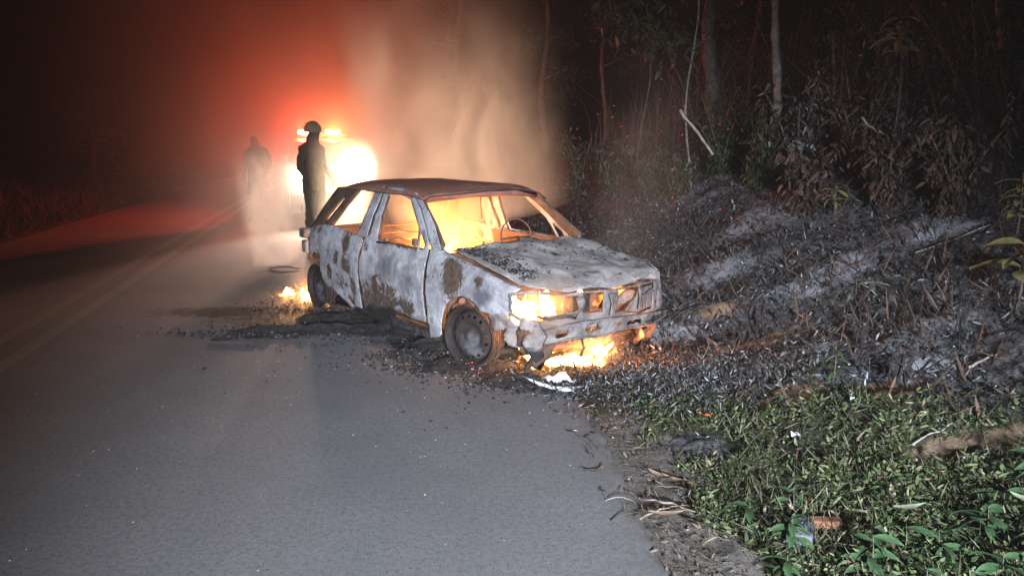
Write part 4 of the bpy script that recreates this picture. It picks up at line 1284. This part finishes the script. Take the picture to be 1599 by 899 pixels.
# ------------------------------------------------------------------ green cover
n = 150000
x, y, s = bank_points(n, 1.9, 5.6, 5.5, .12)
gr_ = greenness(x, y)
edge_ = .28 + .2 * fbm(x, y, 3, 3, 51)
keep = (gr_ > rng.normal(0, .28, n)) & (s > edge_) & (x < .8 * y + .6)
hole_ = np.exp(-(((x - 1.0) / .24) ** 2 + ((y - 3.92) / .26) ** 2))
for cx, cy, rx, ry in SOIL[:4]:
    hole_ = np.maximum(hole_, np.exp(-(((x - cx) / rx) ** 2 + ((y - cy) / ry) ** 2)))
keep &= (hole_ < rng.uniform(.3, .8, n)) & (fbm(x, y, 2.1, 3, 81) + .42 > rng.uniform(0, .45, n))
x, y = x[keep], y[keep]; n = len(x)
hgt = .02 + .09 * sstep(-.3, .5, fbm(x, y, 2.5, 3, 61))
P = np.stack([x, y, ground_z(x, y) + rng.random(n) * hgt], 1)
V, T = leaf_arrays(P, rand_dirs(n, .45, 1.1), np.tile([0, -.4, 1.], (n, 1)) + rng.normal(0, .45, (n, 3)), np.exp(rng.uniform(np.log(.010), np.log(.055), n)), rng.uniform(.004, .017, n), rng.uniform(-1.2, .7, n))
bigmesh('ground_cover', V, T, M['green'], None, kind='stuff')
n = 7000
i = rng.choice(len(x), n)
P = np.stack([x[i] + rng.normal(0, .02, n), y[i] + rng.normal(0, .02, n), ground_z(x[i], y[i])], 1)
V, T = leaf_arrays(P, rand_dirs(n, 1.0, 1.2), rng.normal(0, 1, (n, 3)), rng.uniform(.03, .12, n), rng.uniform(.003, .009, n), rng.uniform(-1.2, .8, n))
bigmesh('grass_blades', V, T, M['olive'], None, kind='stuff')
n = 1100
i = rng.choice(len(x), n)
P = np.stack([x[i] + rng.normal(0, .06, n), y[i] + rng.normal(0, .06, n), ground_z(x[i], y[i]) + rng.uniform(.01, .07, n)], 1)
V, T = leaf_arrays(P, rand_dirs(n, .3, 1.2), rng.normal(0, 1, (n, 3)), rng.uniform(.02, .07, n), rng.uniform(.004, .014, n), rng.uniform(-1.0, .8, n))
bigmesh('dead_leaves', V, T, M['dryleaf'], None, kind='stuff')
# far verge on the left of the road
n = 9000
yv = rng.uniform(8, 34, n); xv = road_l(yv) - .2 - np.abs(rng.normal(0, 2.2, n))
P = np.stack([xv, yv, ground_z(xv, yv)], 1)
V, T = leaf_arrays(P, rand_dirs(n, 1.2, 1.2), rng.normal(0, 1, (n, 3)), rng.uniform(.15, .45, n), rng.uniform(.01, .03, n), rng.uniform(-.6, .4, n))
bigmesh('verge_grass', V, T, M['olive'], None, kind='stuff')

# ------------------------------------------------------------------ trees, saplings, shrubs
def bx(px, y, z=1.5):
    """world x on the bank for a bearing (helper for laying out where trees stand)"""
    return (px - 800) / 1200 * (y * .983 + (1.6 - z) * .182)


def leaves_at(centres, per, rad, L0, L1, wr, up=-.2, curl=(-.6, .2), flat=1.0):
    c = np.array(centres, float); n = len(c) * per
    P = np.repeat(c, per, 0) + rng.normal(0, 1, (n, 3)) * np.array([rad, rad, rad * flat]) * .55
    L = rng.uniform(L0, L1, n)
    return leaf_arrays(P, rand_dirs(n, up, 1.3), np.tile([0, -.3, 1.], (n, 1)) + rng.normal(0, .5, (n, 3)), L, L * rng.uniform(wr * .7, wr * 1.3, n), rng.uniform(curl[0], curl[1], n))


def tree(x, y, h, r, lean, label, bark='bark', crown=True, leafmat_='treeleaf', nb=7, lowest=.35, seed=0, leaf=(.10, .22), per=26, group='trees on the bank', spread=1.0, name='tree'):
    random.seed(100 + seed)
    z0 = gz(x, y) - .1
    root = empty(name, (x, y, z0), 0, label, 'tree', group)
    n = 12
    pts = [(lean * h * (i / n) + .05 * h * .3 * math.sin(i * .9 + seed), .04 * h * math.sin(i * .7 + seed * 2) * .3, h * i / n) for i in range(n + 1)]
    rad = [r * (1.25 if i == 0 else 1) * (1 - .62 * i / n) for i in range(n + 1)]
    tr = tubes('trunk', [(pts, rad)], M[bark], root, 9, .12)
    cen = []
    for k in range(nb):
        t = lowest + (1 - lowest) * (k + random.random()) / nb
        i = t * n; a = Vector(pts[int(i)]).lerp(Vector(pts[min(n, int(i) + 1)]), i - int(i))
        ang = random.uniform(0, 6.28); L = random.uniform(.5, 1.3) * spread * (1.2 - t * .5)
        bp = [a]
        for q in range(1, 6):
            bp.append(a + Vector((math.cos(ang) * L * q / 5, math.sin(ang) * L * q / 5, (.5 * L * q / 5) * (1 - .5 * q / 5))) + Vector((random.uniform(-.04, .04),) * 3))
        tubes('branch', [(bp, [r * .32 * (1 - .75 * q / 5) for q in range(6)])], M[bark], root, 5, .1)
        for q in (2, 3, 4, 5):
            for _ in range(2):
                cen.append(tuple(bp[q] + Vector((random.uniform(-.28, .28), random.uniform(-.28, .28), random.uniform(-.25, .2)))))
    if crown:
        V, T = leaves_at(cen, per, .30, leaf[0], leaf[1], .34, -.5)
        bigmesh('crown', V, T, M[leafmat_], root)
    return root


def shrub(x, y, h, n_st, label, mat_='treeleaf', leaf=(.06, .14), per=12, wr=.35, spread=.35, stem='twig', group='shrubs on the bank', seed=0, z=None, name='shrub', cat='shrub', up=-.3):
    random.seed(500 + seed)
    z0 = (gz(x, y) if z is None else z) - .02
    root = empty(name, (x, y, z0), 0, label, cat, group)
    cen = []
    for k in range(n_st):
        a = random.uniform(0, 6.28); sp = random.uniform(.3, 1) * spread; hh = h * random.uniform(.6, 1.0)
        pts = [(math.cos(a) * sp * t ** 1.5 * hh + random.uniform(-.01, .01), math.sin(a) * sp * t ** 1.5 * hh, hh * t) for t in np.linspace(0, 1, 6)]
        tubes('stem', [(pts, [.010 * (1 + h) * (1 - .7 * t) for t in np.linspace(0, 1, 6)])], M[stem], root, 5)
        for t in np.linspace(.3, 1, 5):
            p = Vector(pts[int(t * 5)]) + Vector((random.uniform(-.06, .06), random.uniform(-.06, .06), random.uniform(-.04, .04))) * h
            cen.append(tuple(p))
    V, T = leaves_at(cen, per, .13 * (.5 + h * .5), leaf[0], leaf[1], wr, up)
    bigmesh('foliage', V, T, M[mat_], root)
    return root


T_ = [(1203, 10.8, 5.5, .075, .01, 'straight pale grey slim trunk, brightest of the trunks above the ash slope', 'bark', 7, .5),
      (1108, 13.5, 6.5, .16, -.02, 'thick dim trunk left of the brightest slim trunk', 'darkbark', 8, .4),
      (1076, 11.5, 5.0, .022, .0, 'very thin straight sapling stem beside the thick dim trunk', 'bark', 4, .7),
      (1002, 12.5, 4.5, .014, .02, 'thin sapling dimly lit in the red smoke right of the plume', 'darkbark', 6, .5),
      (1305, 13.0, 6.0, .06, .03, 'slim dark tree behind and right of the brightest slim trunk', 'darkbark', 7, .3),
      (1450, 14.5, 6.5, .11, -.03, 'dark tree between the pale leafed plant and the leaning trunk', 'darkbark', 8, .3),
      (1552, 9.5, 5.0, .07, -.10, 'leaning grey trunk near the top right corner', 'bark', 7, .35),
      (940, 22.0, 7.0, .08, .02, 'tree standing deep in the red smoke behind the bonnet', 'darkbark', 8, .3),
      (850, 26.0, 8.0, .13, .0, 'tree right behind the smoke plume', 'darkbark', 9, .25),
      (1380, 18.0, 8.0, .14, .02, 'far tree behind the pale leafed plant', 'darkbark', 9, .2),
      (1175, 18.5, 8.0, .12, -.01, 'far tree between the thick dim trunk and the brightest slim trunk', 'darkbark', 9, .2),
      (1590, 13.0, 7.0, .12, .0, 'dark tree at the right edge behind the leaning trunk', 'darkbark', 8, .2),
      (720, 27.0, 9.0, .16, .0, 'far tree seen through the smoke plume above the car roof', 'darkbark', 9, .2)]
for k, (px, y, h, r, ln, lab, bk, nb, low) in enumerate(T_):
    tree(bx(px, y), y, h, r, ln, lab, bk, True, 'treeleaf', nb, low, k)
for k, (x, y, h, lab) in enumerate([(-14.0, 26, 3.4, 'small tree hardly seen in the dark across the road')]):
    tree(x, y, h, .10, .02, lab, 'darkbark', True, 'treeleaf', 9, .15, 40 + k, group='trees across the road')

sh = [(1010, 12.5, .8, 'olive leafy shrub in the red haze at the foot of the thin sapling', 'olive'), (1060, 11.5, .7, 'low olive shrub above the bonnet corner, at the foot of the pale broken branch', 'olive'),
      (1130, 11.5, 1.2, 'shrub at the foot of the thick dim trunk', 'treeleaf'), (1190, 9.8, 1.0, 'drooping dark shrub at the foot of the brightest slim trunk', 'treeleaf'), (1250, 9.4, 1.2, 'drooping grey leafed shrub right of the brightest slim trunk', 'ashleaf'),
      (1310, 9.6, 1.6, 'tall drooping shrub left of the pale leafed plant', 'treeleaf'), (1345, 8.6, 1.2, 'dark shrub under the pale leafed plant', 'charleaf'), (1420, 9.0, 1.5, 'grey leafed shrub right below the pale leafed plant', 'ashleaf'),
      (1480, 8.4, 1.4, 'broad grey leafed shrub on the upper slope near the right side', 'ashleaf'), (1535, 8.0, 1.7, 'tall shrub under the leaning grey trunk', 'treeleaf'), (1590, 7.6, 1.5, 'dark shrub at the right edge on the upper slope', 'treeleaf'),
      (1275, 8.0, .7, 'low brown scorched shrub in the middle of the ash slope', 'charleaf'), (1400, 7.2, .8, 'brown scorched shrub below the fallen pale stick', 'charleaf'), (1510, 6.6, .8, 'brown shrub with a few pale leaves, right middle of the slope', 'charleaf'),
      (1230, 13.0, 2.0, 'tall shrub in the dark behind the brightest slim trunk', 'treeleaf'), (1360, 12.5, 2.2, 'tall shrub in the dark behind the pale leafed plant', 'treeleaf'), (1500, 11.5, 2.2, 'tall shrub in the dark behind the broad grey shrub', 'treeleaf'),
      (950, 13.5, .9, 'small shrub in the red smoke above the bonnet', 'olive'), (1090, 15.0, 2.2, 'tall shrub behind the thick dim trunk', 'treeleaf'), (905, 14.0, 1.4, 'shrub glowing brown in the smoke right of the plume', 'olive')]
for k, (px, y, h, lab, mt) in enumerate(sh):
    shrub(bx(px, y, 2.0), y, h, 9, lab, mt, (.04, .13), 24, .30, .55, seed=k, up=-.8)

# dark hanging brush that closes the upper slope: too tangled to count
n = 60000
yb = rng.uniform(7.5, 19, n); sb_ = 4.3 + 9 * rng.random(n) ** 1.3 + .35 * (yb - 7.5) * 0
xb = sb_ + road_r(yb)
dn = fbm(xb, yb, .55, 3, 71)
hb = (.25 + 1.9 * sstep(4.2, 7.5, sb_)) * sstep(-.35, .45, dn)
keep = (hb > .12)
xb, yb, hb = xb[keep], yb[keep], hb[keep]; n = len(xb)
P = np.stack([xb, yb, ground_z(xb, yb) + hb * rng.random(n)], 1)
V, T = leaf_arrays(P, rand_dirs(n, -.9, 1.5), rng.normal(0, 1, (n, 3)), rng.uniform(.05, .20, n), rng.uniform(.008, .035, n), rng.uniform(-.6, .5, n))
bigmesh('hanging_brush', V, T, M['brush'], None, kind='stuff')
n = 1500
i = rng.choice(len(P), n); sp = []
for q in i[:700]:
    a = P[q].copy(); a[2] = ground_z(a[0], a[1]); h_ = rng.uniform(.4, 1.8); dx, dy = rng.normal(0, .3, 2)
    sp.append(([tuple(a), (a[0] + dx * h_ * .3, a[1] + dy * h_ * .3, a[2] + h_ * .6), (a[0] + dx * h_, a[1] + dy * h_, a[2] + h_)], [.008, .006, .003]))
tubes('brush_stems', sp, M['twig'], None, 4, kind='stuff')

# the pale leafed plant whose big leaves catch the light high on the right
def broad_plant(x, y, h, label, mat_, n, L, W_, stem=.012, tops=.35, name='broad_leafed_plant', seed=0, z=None, droop=-.35, group=None):
    random.seed(900 + seed)
    root = empty(name, (x, y, (gz(x, y) if z is None else z) - .02), 0, label, 'plant', group)
    pts = [(.04 * math.sin(t * 3) * h, 0, h * t) for t in np.linspace(0, 1, 8)]
    tubes('stem', [(pts, [stem * (1 - .5 * t) for t in np.linspace(0, 1, 8)])], M['twig'], root, 6)
    base = one_leaf('leaf', (0, 0), L, W_, 0, M[mat_], None, -.5)
    me = base.data
    for i in range(n):
        o_ = base if i == 0 else base.copy()
        if i: COL.objects.link(o_)
        t = 1 - tops * (i / n) ** .8; a = i * 2.4 + random.uniform(-.4, .4)
        ln = random.uniform(.7, 1.15)
        p = Vector((math.cos(a) * L * .55 * ln, math.sin(a) * L * .55 * ln, h * t - L * .12))
        o_.location = p; o_.scale = (ln,) * 3
        o_.rotation_euler = (random.uniform(-.5, .5), -droop * random.uniform(.2, 1.8), a)
        o_.parent = root
    return root


broad_plant(bx(1405, 8.2, 2.8), 8.2, 1.65, 'plant with a crown of large pale leaves, high in the dark on the right', 'paleleaf', 16, .24, .10, .016, .22, seed=1)
broad_plant(bx(1592, 5.6, 1.2), 5.6, .55, 'plant with yellow brown leaves at the right edge above the big yellow green leaves', 'yellowleaf', 14, .16, .07, .008, .6, seed=2)
broad_plant(bx(1600, 4.7, 1.0), 4.7, .50, 'plant with very large yellow green leaves cut by the right edge', 'yellowleaf', 9, .26, .14, .010, .5, seed=3)
broad_plant(bx(1300, 4.54, .15), 4.54, .28, 'upright young green weed at the border of ash and green cover', 'broad', 14, .10, .022, .005, .8, seed=4)
broad_plant(bx(1300, 7.6, .8), 7.6, .35, 'dry yellow leafed plant standing alone in the grey ash slope', 'yellowleaf', 9, .20, .05, .007, .6, seed=5)
broad_plant(bx(1335, 5.86, .4), 5.86, .16, 'spidery plant of long pale blades on the ash slope', 'paleleaf', 11, .26, .022, .005, .7, seed=6)
broad_plant(bx(1225, 5.5, .2), 5.5, .14, 'small drooping weed with narrow pale leaves', 'paleleaf', 9, .12, .02, .004, .7, seed=7)
# broad-leaved weeds in the lower right
wd = [(1.00, 3.02, 'broad leafed weed beside the root tangle', 13, .13, .055), (1.12, 2.86, 'broad leafed weed below the one at the root tangle', 14, .13, .055), (1.33, 2.62, 'leafy weed in front of the blue grey bag', 12, .13, .05),
      (1.02, 2.62, 'leafy weed at the sandy strip near the bottom edge', 12, .12, .05), (1.62, 2.70, 'weed with long lance leaves right of the orange clay piece', 14, .18, .055), (1.85, 2.78, 'weed with wide dark leaves in the lower right', 14, .19, .07),
      (2.02, 2.95, 'weed with a long pale leaf in the lower right corner', 12, .20, .065), (1.75, 2.52, 'weed with wide leaves cut by the bottom edge', 13, .17, .07), (1.95, 2.55, 'large leafed weed in the bottom right corner', 13, .19, .075),
      (1.46, 2.48, 'small leafed weed at the bottom edge under the orange clay piece', 12, .12, .045), (1.22, 3.12, 'pale stalked weed rising from the green cover', 9, .12, .04), (2.25, 3.05, 'weed at the right edge above the bottom corner', 12, .18, .07)]
for k, (x, y, lab, n_, L, W_) in enumerate(wd):
    broad_plant(x, y, .13 + .03 * (k % 3), lab, 'broad' if k % 3 else 'paleleaf' if k == 10 else 'broad', int(n_ * 1.5), L * .72, W_ * .72, .003, .85, name='weed', seed=20 + k, group='broad leafed weeds in the lower right', droop=-.2)
# loose large leaves lying lit in that corner
for k, (x, y, L, W_, rz, m_, l) in enumerate([(1.60, 2.88, .15, .045, .2, 'paleleaf', 'long pale leaf lying on the weeds near the bottom right'), (1.42, 2.72, .09, .035, 1.5, 'broad', 'upright oval leaf standing out of the weeds right of the bag'), (2.02, 2.78, .16, .05, -.9, 'paleleaf', 'pale green leaf blade at the right edge near the bottom')]):
    one_leaf('leaf', (x, y), L, W_, rz, M[m_], l, .3, z=.13)['group'] = 'pale leaves on the weeds'

# fallen wood
def stick(a, b, r, mat, label, name='stick', cat='stick', kinks=7, am=.012):
    n = kinks
    pts = [Vector(a).lerp(Vector(b), i / (n - 1)) + Vector((random.uniform(-am, am), random.uniform(-am, am), random.uniform(-am, am))) for i in range(n)]
    return tubes(name, [(pts, [r * (1 - .35 * i / (n - 1)) for i in range(n)])], M[mat], None, 7, .15, label=label, cat=cat)


def bpt(px, y, z): return (bx(px, y, z), y, z)
stick(bpt(1062, 8.9, 1.98), bpt(1116, 8.6, 1.50), .022, 'palewood', 'pale broken branch slanting down out of the dark bushes', 'broken_branch', 'branch')
stick(bpt(1345, 7.7, 1.86), bpt(1372, 7.6, 1.72), .013, 'bark', 'short upper piece of the fallen stick, right of centre slope')
stick(bpt(1370, 7.6, 1.74), bpt(1416, 7.5, 1.58), .014, 'palewood', 'pale fallen stick lying across the dark upper slope')
def onb(px, y, dz=.03):
    x = bx(px, y, .8)
    for _ in range(4):
        x = bx(px, y, gz(x, y))
    return (x, y, gz(x, y) + dz)
for a, b, r, m_, l in [((1300, 7.6), (1380, 7.6), .007, 'twig', 'thin brown stick lying level on the ash slope'), ((1430, 6.1), (1550, 6.0), .008, 'bark', 'long thin grey stick lying level at the right middle of the slope'),
                      ((1290, 5.3), (1350, 5.6), .006, 'twig', 'thin stick slanting up across the lower ash slope'), ((1425, 3.6), (1510, 3.7), .006, 'palewood', 'pale thin stick on the orange soil in the lower right'),
                      ((1494, 3.38), (1548, 3.44), .009, 'palewood', 'thick pale stick below the thin pale one on the soil'), ((1510, 4.2), (1556, 4.22), .010, 'bark', 'short grey stick at the right, between ash and green leaves'),
                      ((1225, 5.6), (1290, 5.55), .005, 'twig', 'thin dark stick near the drooping weed')]:
    stick(onb(*a), onb(*b), r, m_, l, am=.006)['group'] = 'sticks lying on the slope'
# dark stalks; the first two hold backlit leaf shade in their black colour
for k, (px, y, h, l) in enumerate([(1385, 4.3, .22, 'drooping leaf stalk over the orange soil, backlit shade as black colour'), (1402, 4.25, .20, 'second drooping stalk just right of the one over the soil, backlit shade as black'), (1490, 4.6, .32, 'tall charred stalk standing before the pale ash patch'), (1335, 4.9, .25, 'charred stalk beside the small drooping weed'), (1180, 5.9, .25, 'charred stem left of the ash slope centre')]):
    p = onb(px, y, 0)
    r_ = empty('dark_stalk', p, 0, l, 'plant', 'charred stalks standing on the slope')
    tubes('stem', [([(0, 0, 0), (.01, 0, h * .5), (.02, 0, h), (.05, 0, h * 1.05), (.07, -.01, h * .9)], .005)], M['char'], r_, 5)
    for q in range(3):
        t = (q + 1.5) / 4
        lf = one_leaf('leaf', (0, 0), .15, .045, 0, M['char'], None, .3, loc3=(.02 + .02 * q, -.02, h * t - .03)); lf.rotation_euler = (.3, 1.3, q * 1.3); lf.parent = r_
# tall pale stalk at right
p = onb(1560, 6.6, 0)
r_ = empty('dry_flower_stalk', p, 0, 'tall dry stalk with pale pods standing at the right of the slope', 'plant')
tubes('stem', [([(0, 0, 0), (.01, 0, .3), (.0, 0, .62), (.02, 0, .9)], [.005, .004, .004, .002])], M['twig'], r_, 5)
pod = one_leaf('pod', (0, 0), .045, .018, 0, M['palewood'], None, .2, loc3=(0, 0, .5)); pod.parent = r_
for q in range(14):
    o_ = pod if q == 0 else pod.copy()
    if q: COL.objects.link(o_)
    o_.location = (.015 * math.cos(q * 2.1) + .01, .02 * math.sin(q * 2.1), .50 + q * .029); o_.rotation_euler = (q, .8, q * 2.1)

# litter dropped in the weeds
bg_ = empty('plastic_bag', (1.19, 2.93, gz(1.19, 2.93) + .03), R(-25), 'dull blue grey plastic container half sunk in the green weeds at the bottom', 'litter')
bm = bmesh.new(); bmesh.ops.create_cube(bm, size=1); bmesh.ops.subdivide_edges(bm, edges=bm.edges[:], cuts=7, use_grid_fill=True)
for v in bm.verts:
    c = v.co; k = 1 - .35 * max(0, c.y + .1)
    v.co = Vector((c.x * .10 * k, c.y * .20, c.z * .06)) + Vector((0, 0, .012 * mn.noise(c * 4)))
mkbm('shell', bm, M['bag'], bg_, True)
boxes('pale_label', [((0, -.03, .033), (.05, .035, .004))], simple('pale_blue_label', (.08, .12, .16), (.12, .17, .21), 20, .5), bg_, .001)
o = boxes('clay_piece', [((0, 0, 0), (.13, .045, .04))], M['brick'], None, .006, label='flat orange clay piece right of the blue grey container', cat='litter')
o.location = (1.31, 2.98, gz(1.31, 2.98) + .04); o.rotation_euler = (.1, .05, .02)
o = boxes('clay_piece', [((0, 0, 0), (.035, .04, .03))], M['brick'], None, .006, label='small reddish clay lump below the flat orange clay piece', cat='litter')
o.location = (1.29, 2.88, gz(1.29, 2.88) + .02)
def scrap(x, y, s_, label, m_='whiteash', dz=.07):
    o_ = plate('litter_scrap', [(-s_, -s_ * .6), (s_, -s_ * .5), (s_ * .9, s_ * .5), (-s_ * .7, s_ * .7)], [], lambda u, v: (u, v, dent(u, v, 30, .015, 2)), M[m_], None, s_ / 3, .002, s_ / 12, label=label, cat='litter')
    o_.location = (x, y, gz(x, y) + dz); o_.rotation_euler = (.5, .1, .3)
x_, y_, z_ = onb(1240, 3.85); scrap(x_, y_, .028, 'small white scrap lying in the green cover below the soil patch')
x_, y_, z_ = onb(1070, 4.85); scrap(x_, y_, .03, 'pale greenish scrap at the edge of the burnt tangle', 'paleleaf')
x_, y_, z_ = onb(1330, 4.0); scrap(x_, y_, .02, 'tiny white scrap beside the upright green weed')
xy = rng.normal(0, 1, (8, 2)) * np.array([.02, .015]) + np.array(onb(1100, 4.25)[:2])
chunks('glowing_ember', xy, ground_z(xy[:, 0], xy[:, 1]) + .05, .005, .010, M['ember'], .6, label='small glowing red ember in the dark ash patch among the green', cat='ember')
xy = scatter_pos([(.85, 5.35, .25, .12, 3), (-.33, 5.42, .15, .08, 1), (.2, 5.3, .3, .1, 1)], 90)
chunks('embers', xy, np.maximum(0, ground_z(xy[:, 0], xy[:, 1])) + .05, .004, .009, M['ember'], .6, kind='stuff')
# orange lamp far off on the left edge
dl = empty('distant_lamp', (-26.4, 40, gz(-26.4, 40)), 0, 'tiny orange lamp far away at the left edge', 'lamp')
h_ = 2.45 - gz(-26.4, 40)
tubes('post', [([(0, 0, 0), (0, 0, h_)], .04)], M['darkbark'], dl, 8)
boxes('lamp_head', [((.0, -.05, h_), (.22, .10, .14))], M['farlamp'], dl, .03)

# sparks drifting in the smoke
n = 70
P = np.stack([rng.uniform(.2, 2.0, n), rng.uniform(6.5, 8.5, n), 0 * rng.random(n)], 1)
P[:, 2] = 1.0 + rng.random(n) * 1.3
V, T = leaf_arrays(P, rand_dirs(n, .8, 1), rng.normal(0, 1, (n, 3)), rng.uniform(.008, .03, n), rng.uniform(.002, .004, n), np.zeros(n))
bigmesh('sparks', V, T, M['ember'], None, kind='stuff')

# ------------------------------------------------------------------ smoke and haze
def smoke_body(name, base, top, r0, r1, density, color, scale, lo, hi, stretch=.45, aniso=.2, label=None, seed=0, squash=1.0, floor=.0, power=1.0, warp=.6, ramp=14.0, pw=1.7):
    """billowing closed body from base to top; gas thins to nothing before its skin"""
    b = Vector(base); t = Vector(top); h = (t - b).length
    bm = bmesh.new(); bmesh.ops.create_icosphere(bm, subdivisions=4, radius=1)
    for v in bm.verts:
        k = (v.co.z + 1) / 2
        rr = (r0 + (r1 - r0) * k) * (1.2 + .18 * mn.noise(v.co * 2.2 + Vector((seed, 0, 0))))
        c = v.co.copy(); q = math.sqrt(max(1e-6, 1 - c.z * c.z)); f = min(1, q * 1.8) / q
        v.co = Vector((c.x * f * rr, c.y * f * rr * squash, k * h))
    m, tt, v = volmat(name + '_gas', density, color, aniso)
    tc = tt.nodes.new('ShaderNodeTexCoord'); mp = tt.nodes.new('ShaderNodeMapping')
    mp.inputs['Scale'].default_value = (1, 1, stretch); mp.inputs['Location'].default_value = (seed * 1.3, seed, seed * .7)
    n = tt.nodes.new('ShaderNodeTexNoise'); n.inputs['Scale'].default_value = scale; n.inputs['Detail'].default_value = 3.5; n.inputs['Roughness'].default_value = .55; n.inputs['Distortion'].default_value = warp
    mr = tt.nodes.new('ShaderNodeMapRange'); mr.interpolation_type = 'SMOOTHSTEP'
    mr.inputs[1].default_value = lo; mr.inputs[2].default_value = hi; mr.inputs[3].default_value = floor * density; mr.inputs[4].default_value = density
    L = tt.links.new
    L(tc.outputs['Object'], mp.inputs[0]); L(mp.outputs[0], n.inputs['Vector']); L(n.outputs[0], mr.inputs[0])
    sx = tt.nodes.new('ShaderNodeSeparateXYZ'); L(tc.outputs['Object'], sx.inputs[0])

    def mth(op, a, b_=0.0):
        q = tt.nodes.new('ShaderNodeMath'); q.operation = op
        for i, z in ((0, a), (1, b_)):
            if isinstance(z, (int, float)): q.inputs[i].default_value = z
            else: L(z, q.inputs[i])
        return q.outputs[0]
    k = mth('DIVIDE', sx.outputs[2], h)
    rad = mth('ADD', r0, mth('MULTIPLY', k, r1 - r0))
    x2 = mth('POWER', mth('ABSOLUTE', mth('DIVIDE', sx.outputs[0], rad)), 2.0)
    y2 = mth('POWER', mth('ABSOLUTE', mth('DIVIDE', sx.outputs[1], mth('MULTIPLY', rad, squash))), 2.0)
    fall = mth('POWER', mth('MAXIMUM', mth('SUBTRACT', .92, mth('ADD', x2, y2)), 0.0), pw)
    vert = mth('MULTIPLY', mth('MINIMUM', mth('MULTIPLY', k, ramp), 1.0), mth('POWER', mth('MAXIMUM', mth('SUBTRACT', 1.0, k), 0.0), power))
    vert = mth('MAXIMUM', vert, 0.0)
    L(mth('MULTIPLY', mth('MULTIPLY', mr.outputs[0], fall), vert), v.inputs['Density'])
    o = mkbm(name, bm, m, None, True, kind='stuff')
    if label: o['label'] = label
    o.location = base
    o.rotation_euler = (t - b).to_track_quat('Z', 'Y').to_euler()
    return o


smoke_body('smoke_plume', (-.35, 8.3, .75), (-.80, 8.8, 4.3), 1.30, 1.8, 7.5, (.90, .76, .66), 1.35, .33, .66, .75, .45, 'tall pale smoke plume rising behind the car roof', 3, .8, .12, 4.0, 1.4, pw=2.6)
smoke_body('smoke_wisp', (-1.45, 9.0, .9), (-1.7, 9.6, 3.4), .30, .6, 1.8, (.92, .86, .80), 1.8, .42, .66, .4, .35, 'smoke wisp left of the tall plume', 8, 1, .05, 1.0)
smoke_body('steam_puff', (-3.15, 10.2, .0), (-3.55, 10.8, 1.45), .36, .44, 6.0, (.95, .92, .88), 2.6, .38, .62, .7, .3, 'pale steam puff rising from the road left of the wreck', 5, 1, .1, .8)
smoke_body('cabin_smoke', cl(-1.45, .05, .30), cl(-1.45, .05, 1.22), .60, .60, 5.0, (.96, .78, .55), 3.4, .38, .64, 1, .2, 'fire lit smoke filling the cabin', 2, .8, .18, .25)
smoke_body('headlight_bloom_mist', (-3.30, 15.6, .2), (-3.25, 15.6, 1.75), .6, .65, .75, (.95, .92, .88), 1.3, .2, .7, 1, .55, 'mist added around the right headlight of the pickup to give it bloom', 6, 1, .5, .5)  # mist added to imitate lens bloom round the headlight
smoke_body('bonnet_smoke', (1.05, 6.8, .5), (1.5, 7.6, 2.6), .45, .9, .35, (.9, .84, .78), 1.6, .35, .7, .5, .3, 'thin smoke drifting off the far side of the bonnet', 4, 1, .1, .8)

smoke_body('rear_glare_smoke', (-1.80, 8.3, .2), (-1.86, 8.5, 1.72), .36, .42, 4.2, (.95, .90, .84), 1.5, .3, .7, .8, .8, 'back lit smoke added over the rear of the car as a glare veil', 11, 1, .35, .9, ramp=2.6)  # added smoke that imitates veiling glare over the rear of the roof
smoke_body('beacon_smoke', (-4.0, 17.5, -.9), (-3.0, 17.5, 9.8), 10.5, 11.0, .095, (.95, .90, .88), .45, .25, .75, .8, .35, 'smoke drifting round the beacons, glowing red', 14, .42, .25, 1.0)
smoke_body('fire_halo_smoke', (.55, 5.45, -.05), (.75, 5.7, .75), .34, .34, 2.2, (.9, .8, .7), 4, .3, .7, .7, .3, 'thin smoke added as a halo over the ground fire at the front', 15, .8, .3, 1.2)  # the three small smokes at the fires are added to spread a halo
smoke_body('fire_halo_smoke', (-2.15, 7.9, -.05), (-2.15, 7.95, .55), .28, .26, 2.2, (.9, .8, .7), 4, .3, .7, .7, .3, 'thin smoke added as a halo over the small fire by the rear wheel', 16, .8, .3, 1.2)
smoke_body('fire_halo_smoke', cl(.62, -.50, .36), cl(.64, -.50, .82), .26, .24, 1.8, (.9, .8, .7), 4, .3, .7, .7, .3, 'thin smoke added as a halo in front of the burning headlamp opening', 17, .9, .4, .8)
hm, ht, hv = volmat('night_haze', .0013, (.96, .92, .90), .3)
V, F = box_data((-4, 28, 6.0), (112, 70, 17))
mk('haze', V, F, hm, None, False, kind='stuff')
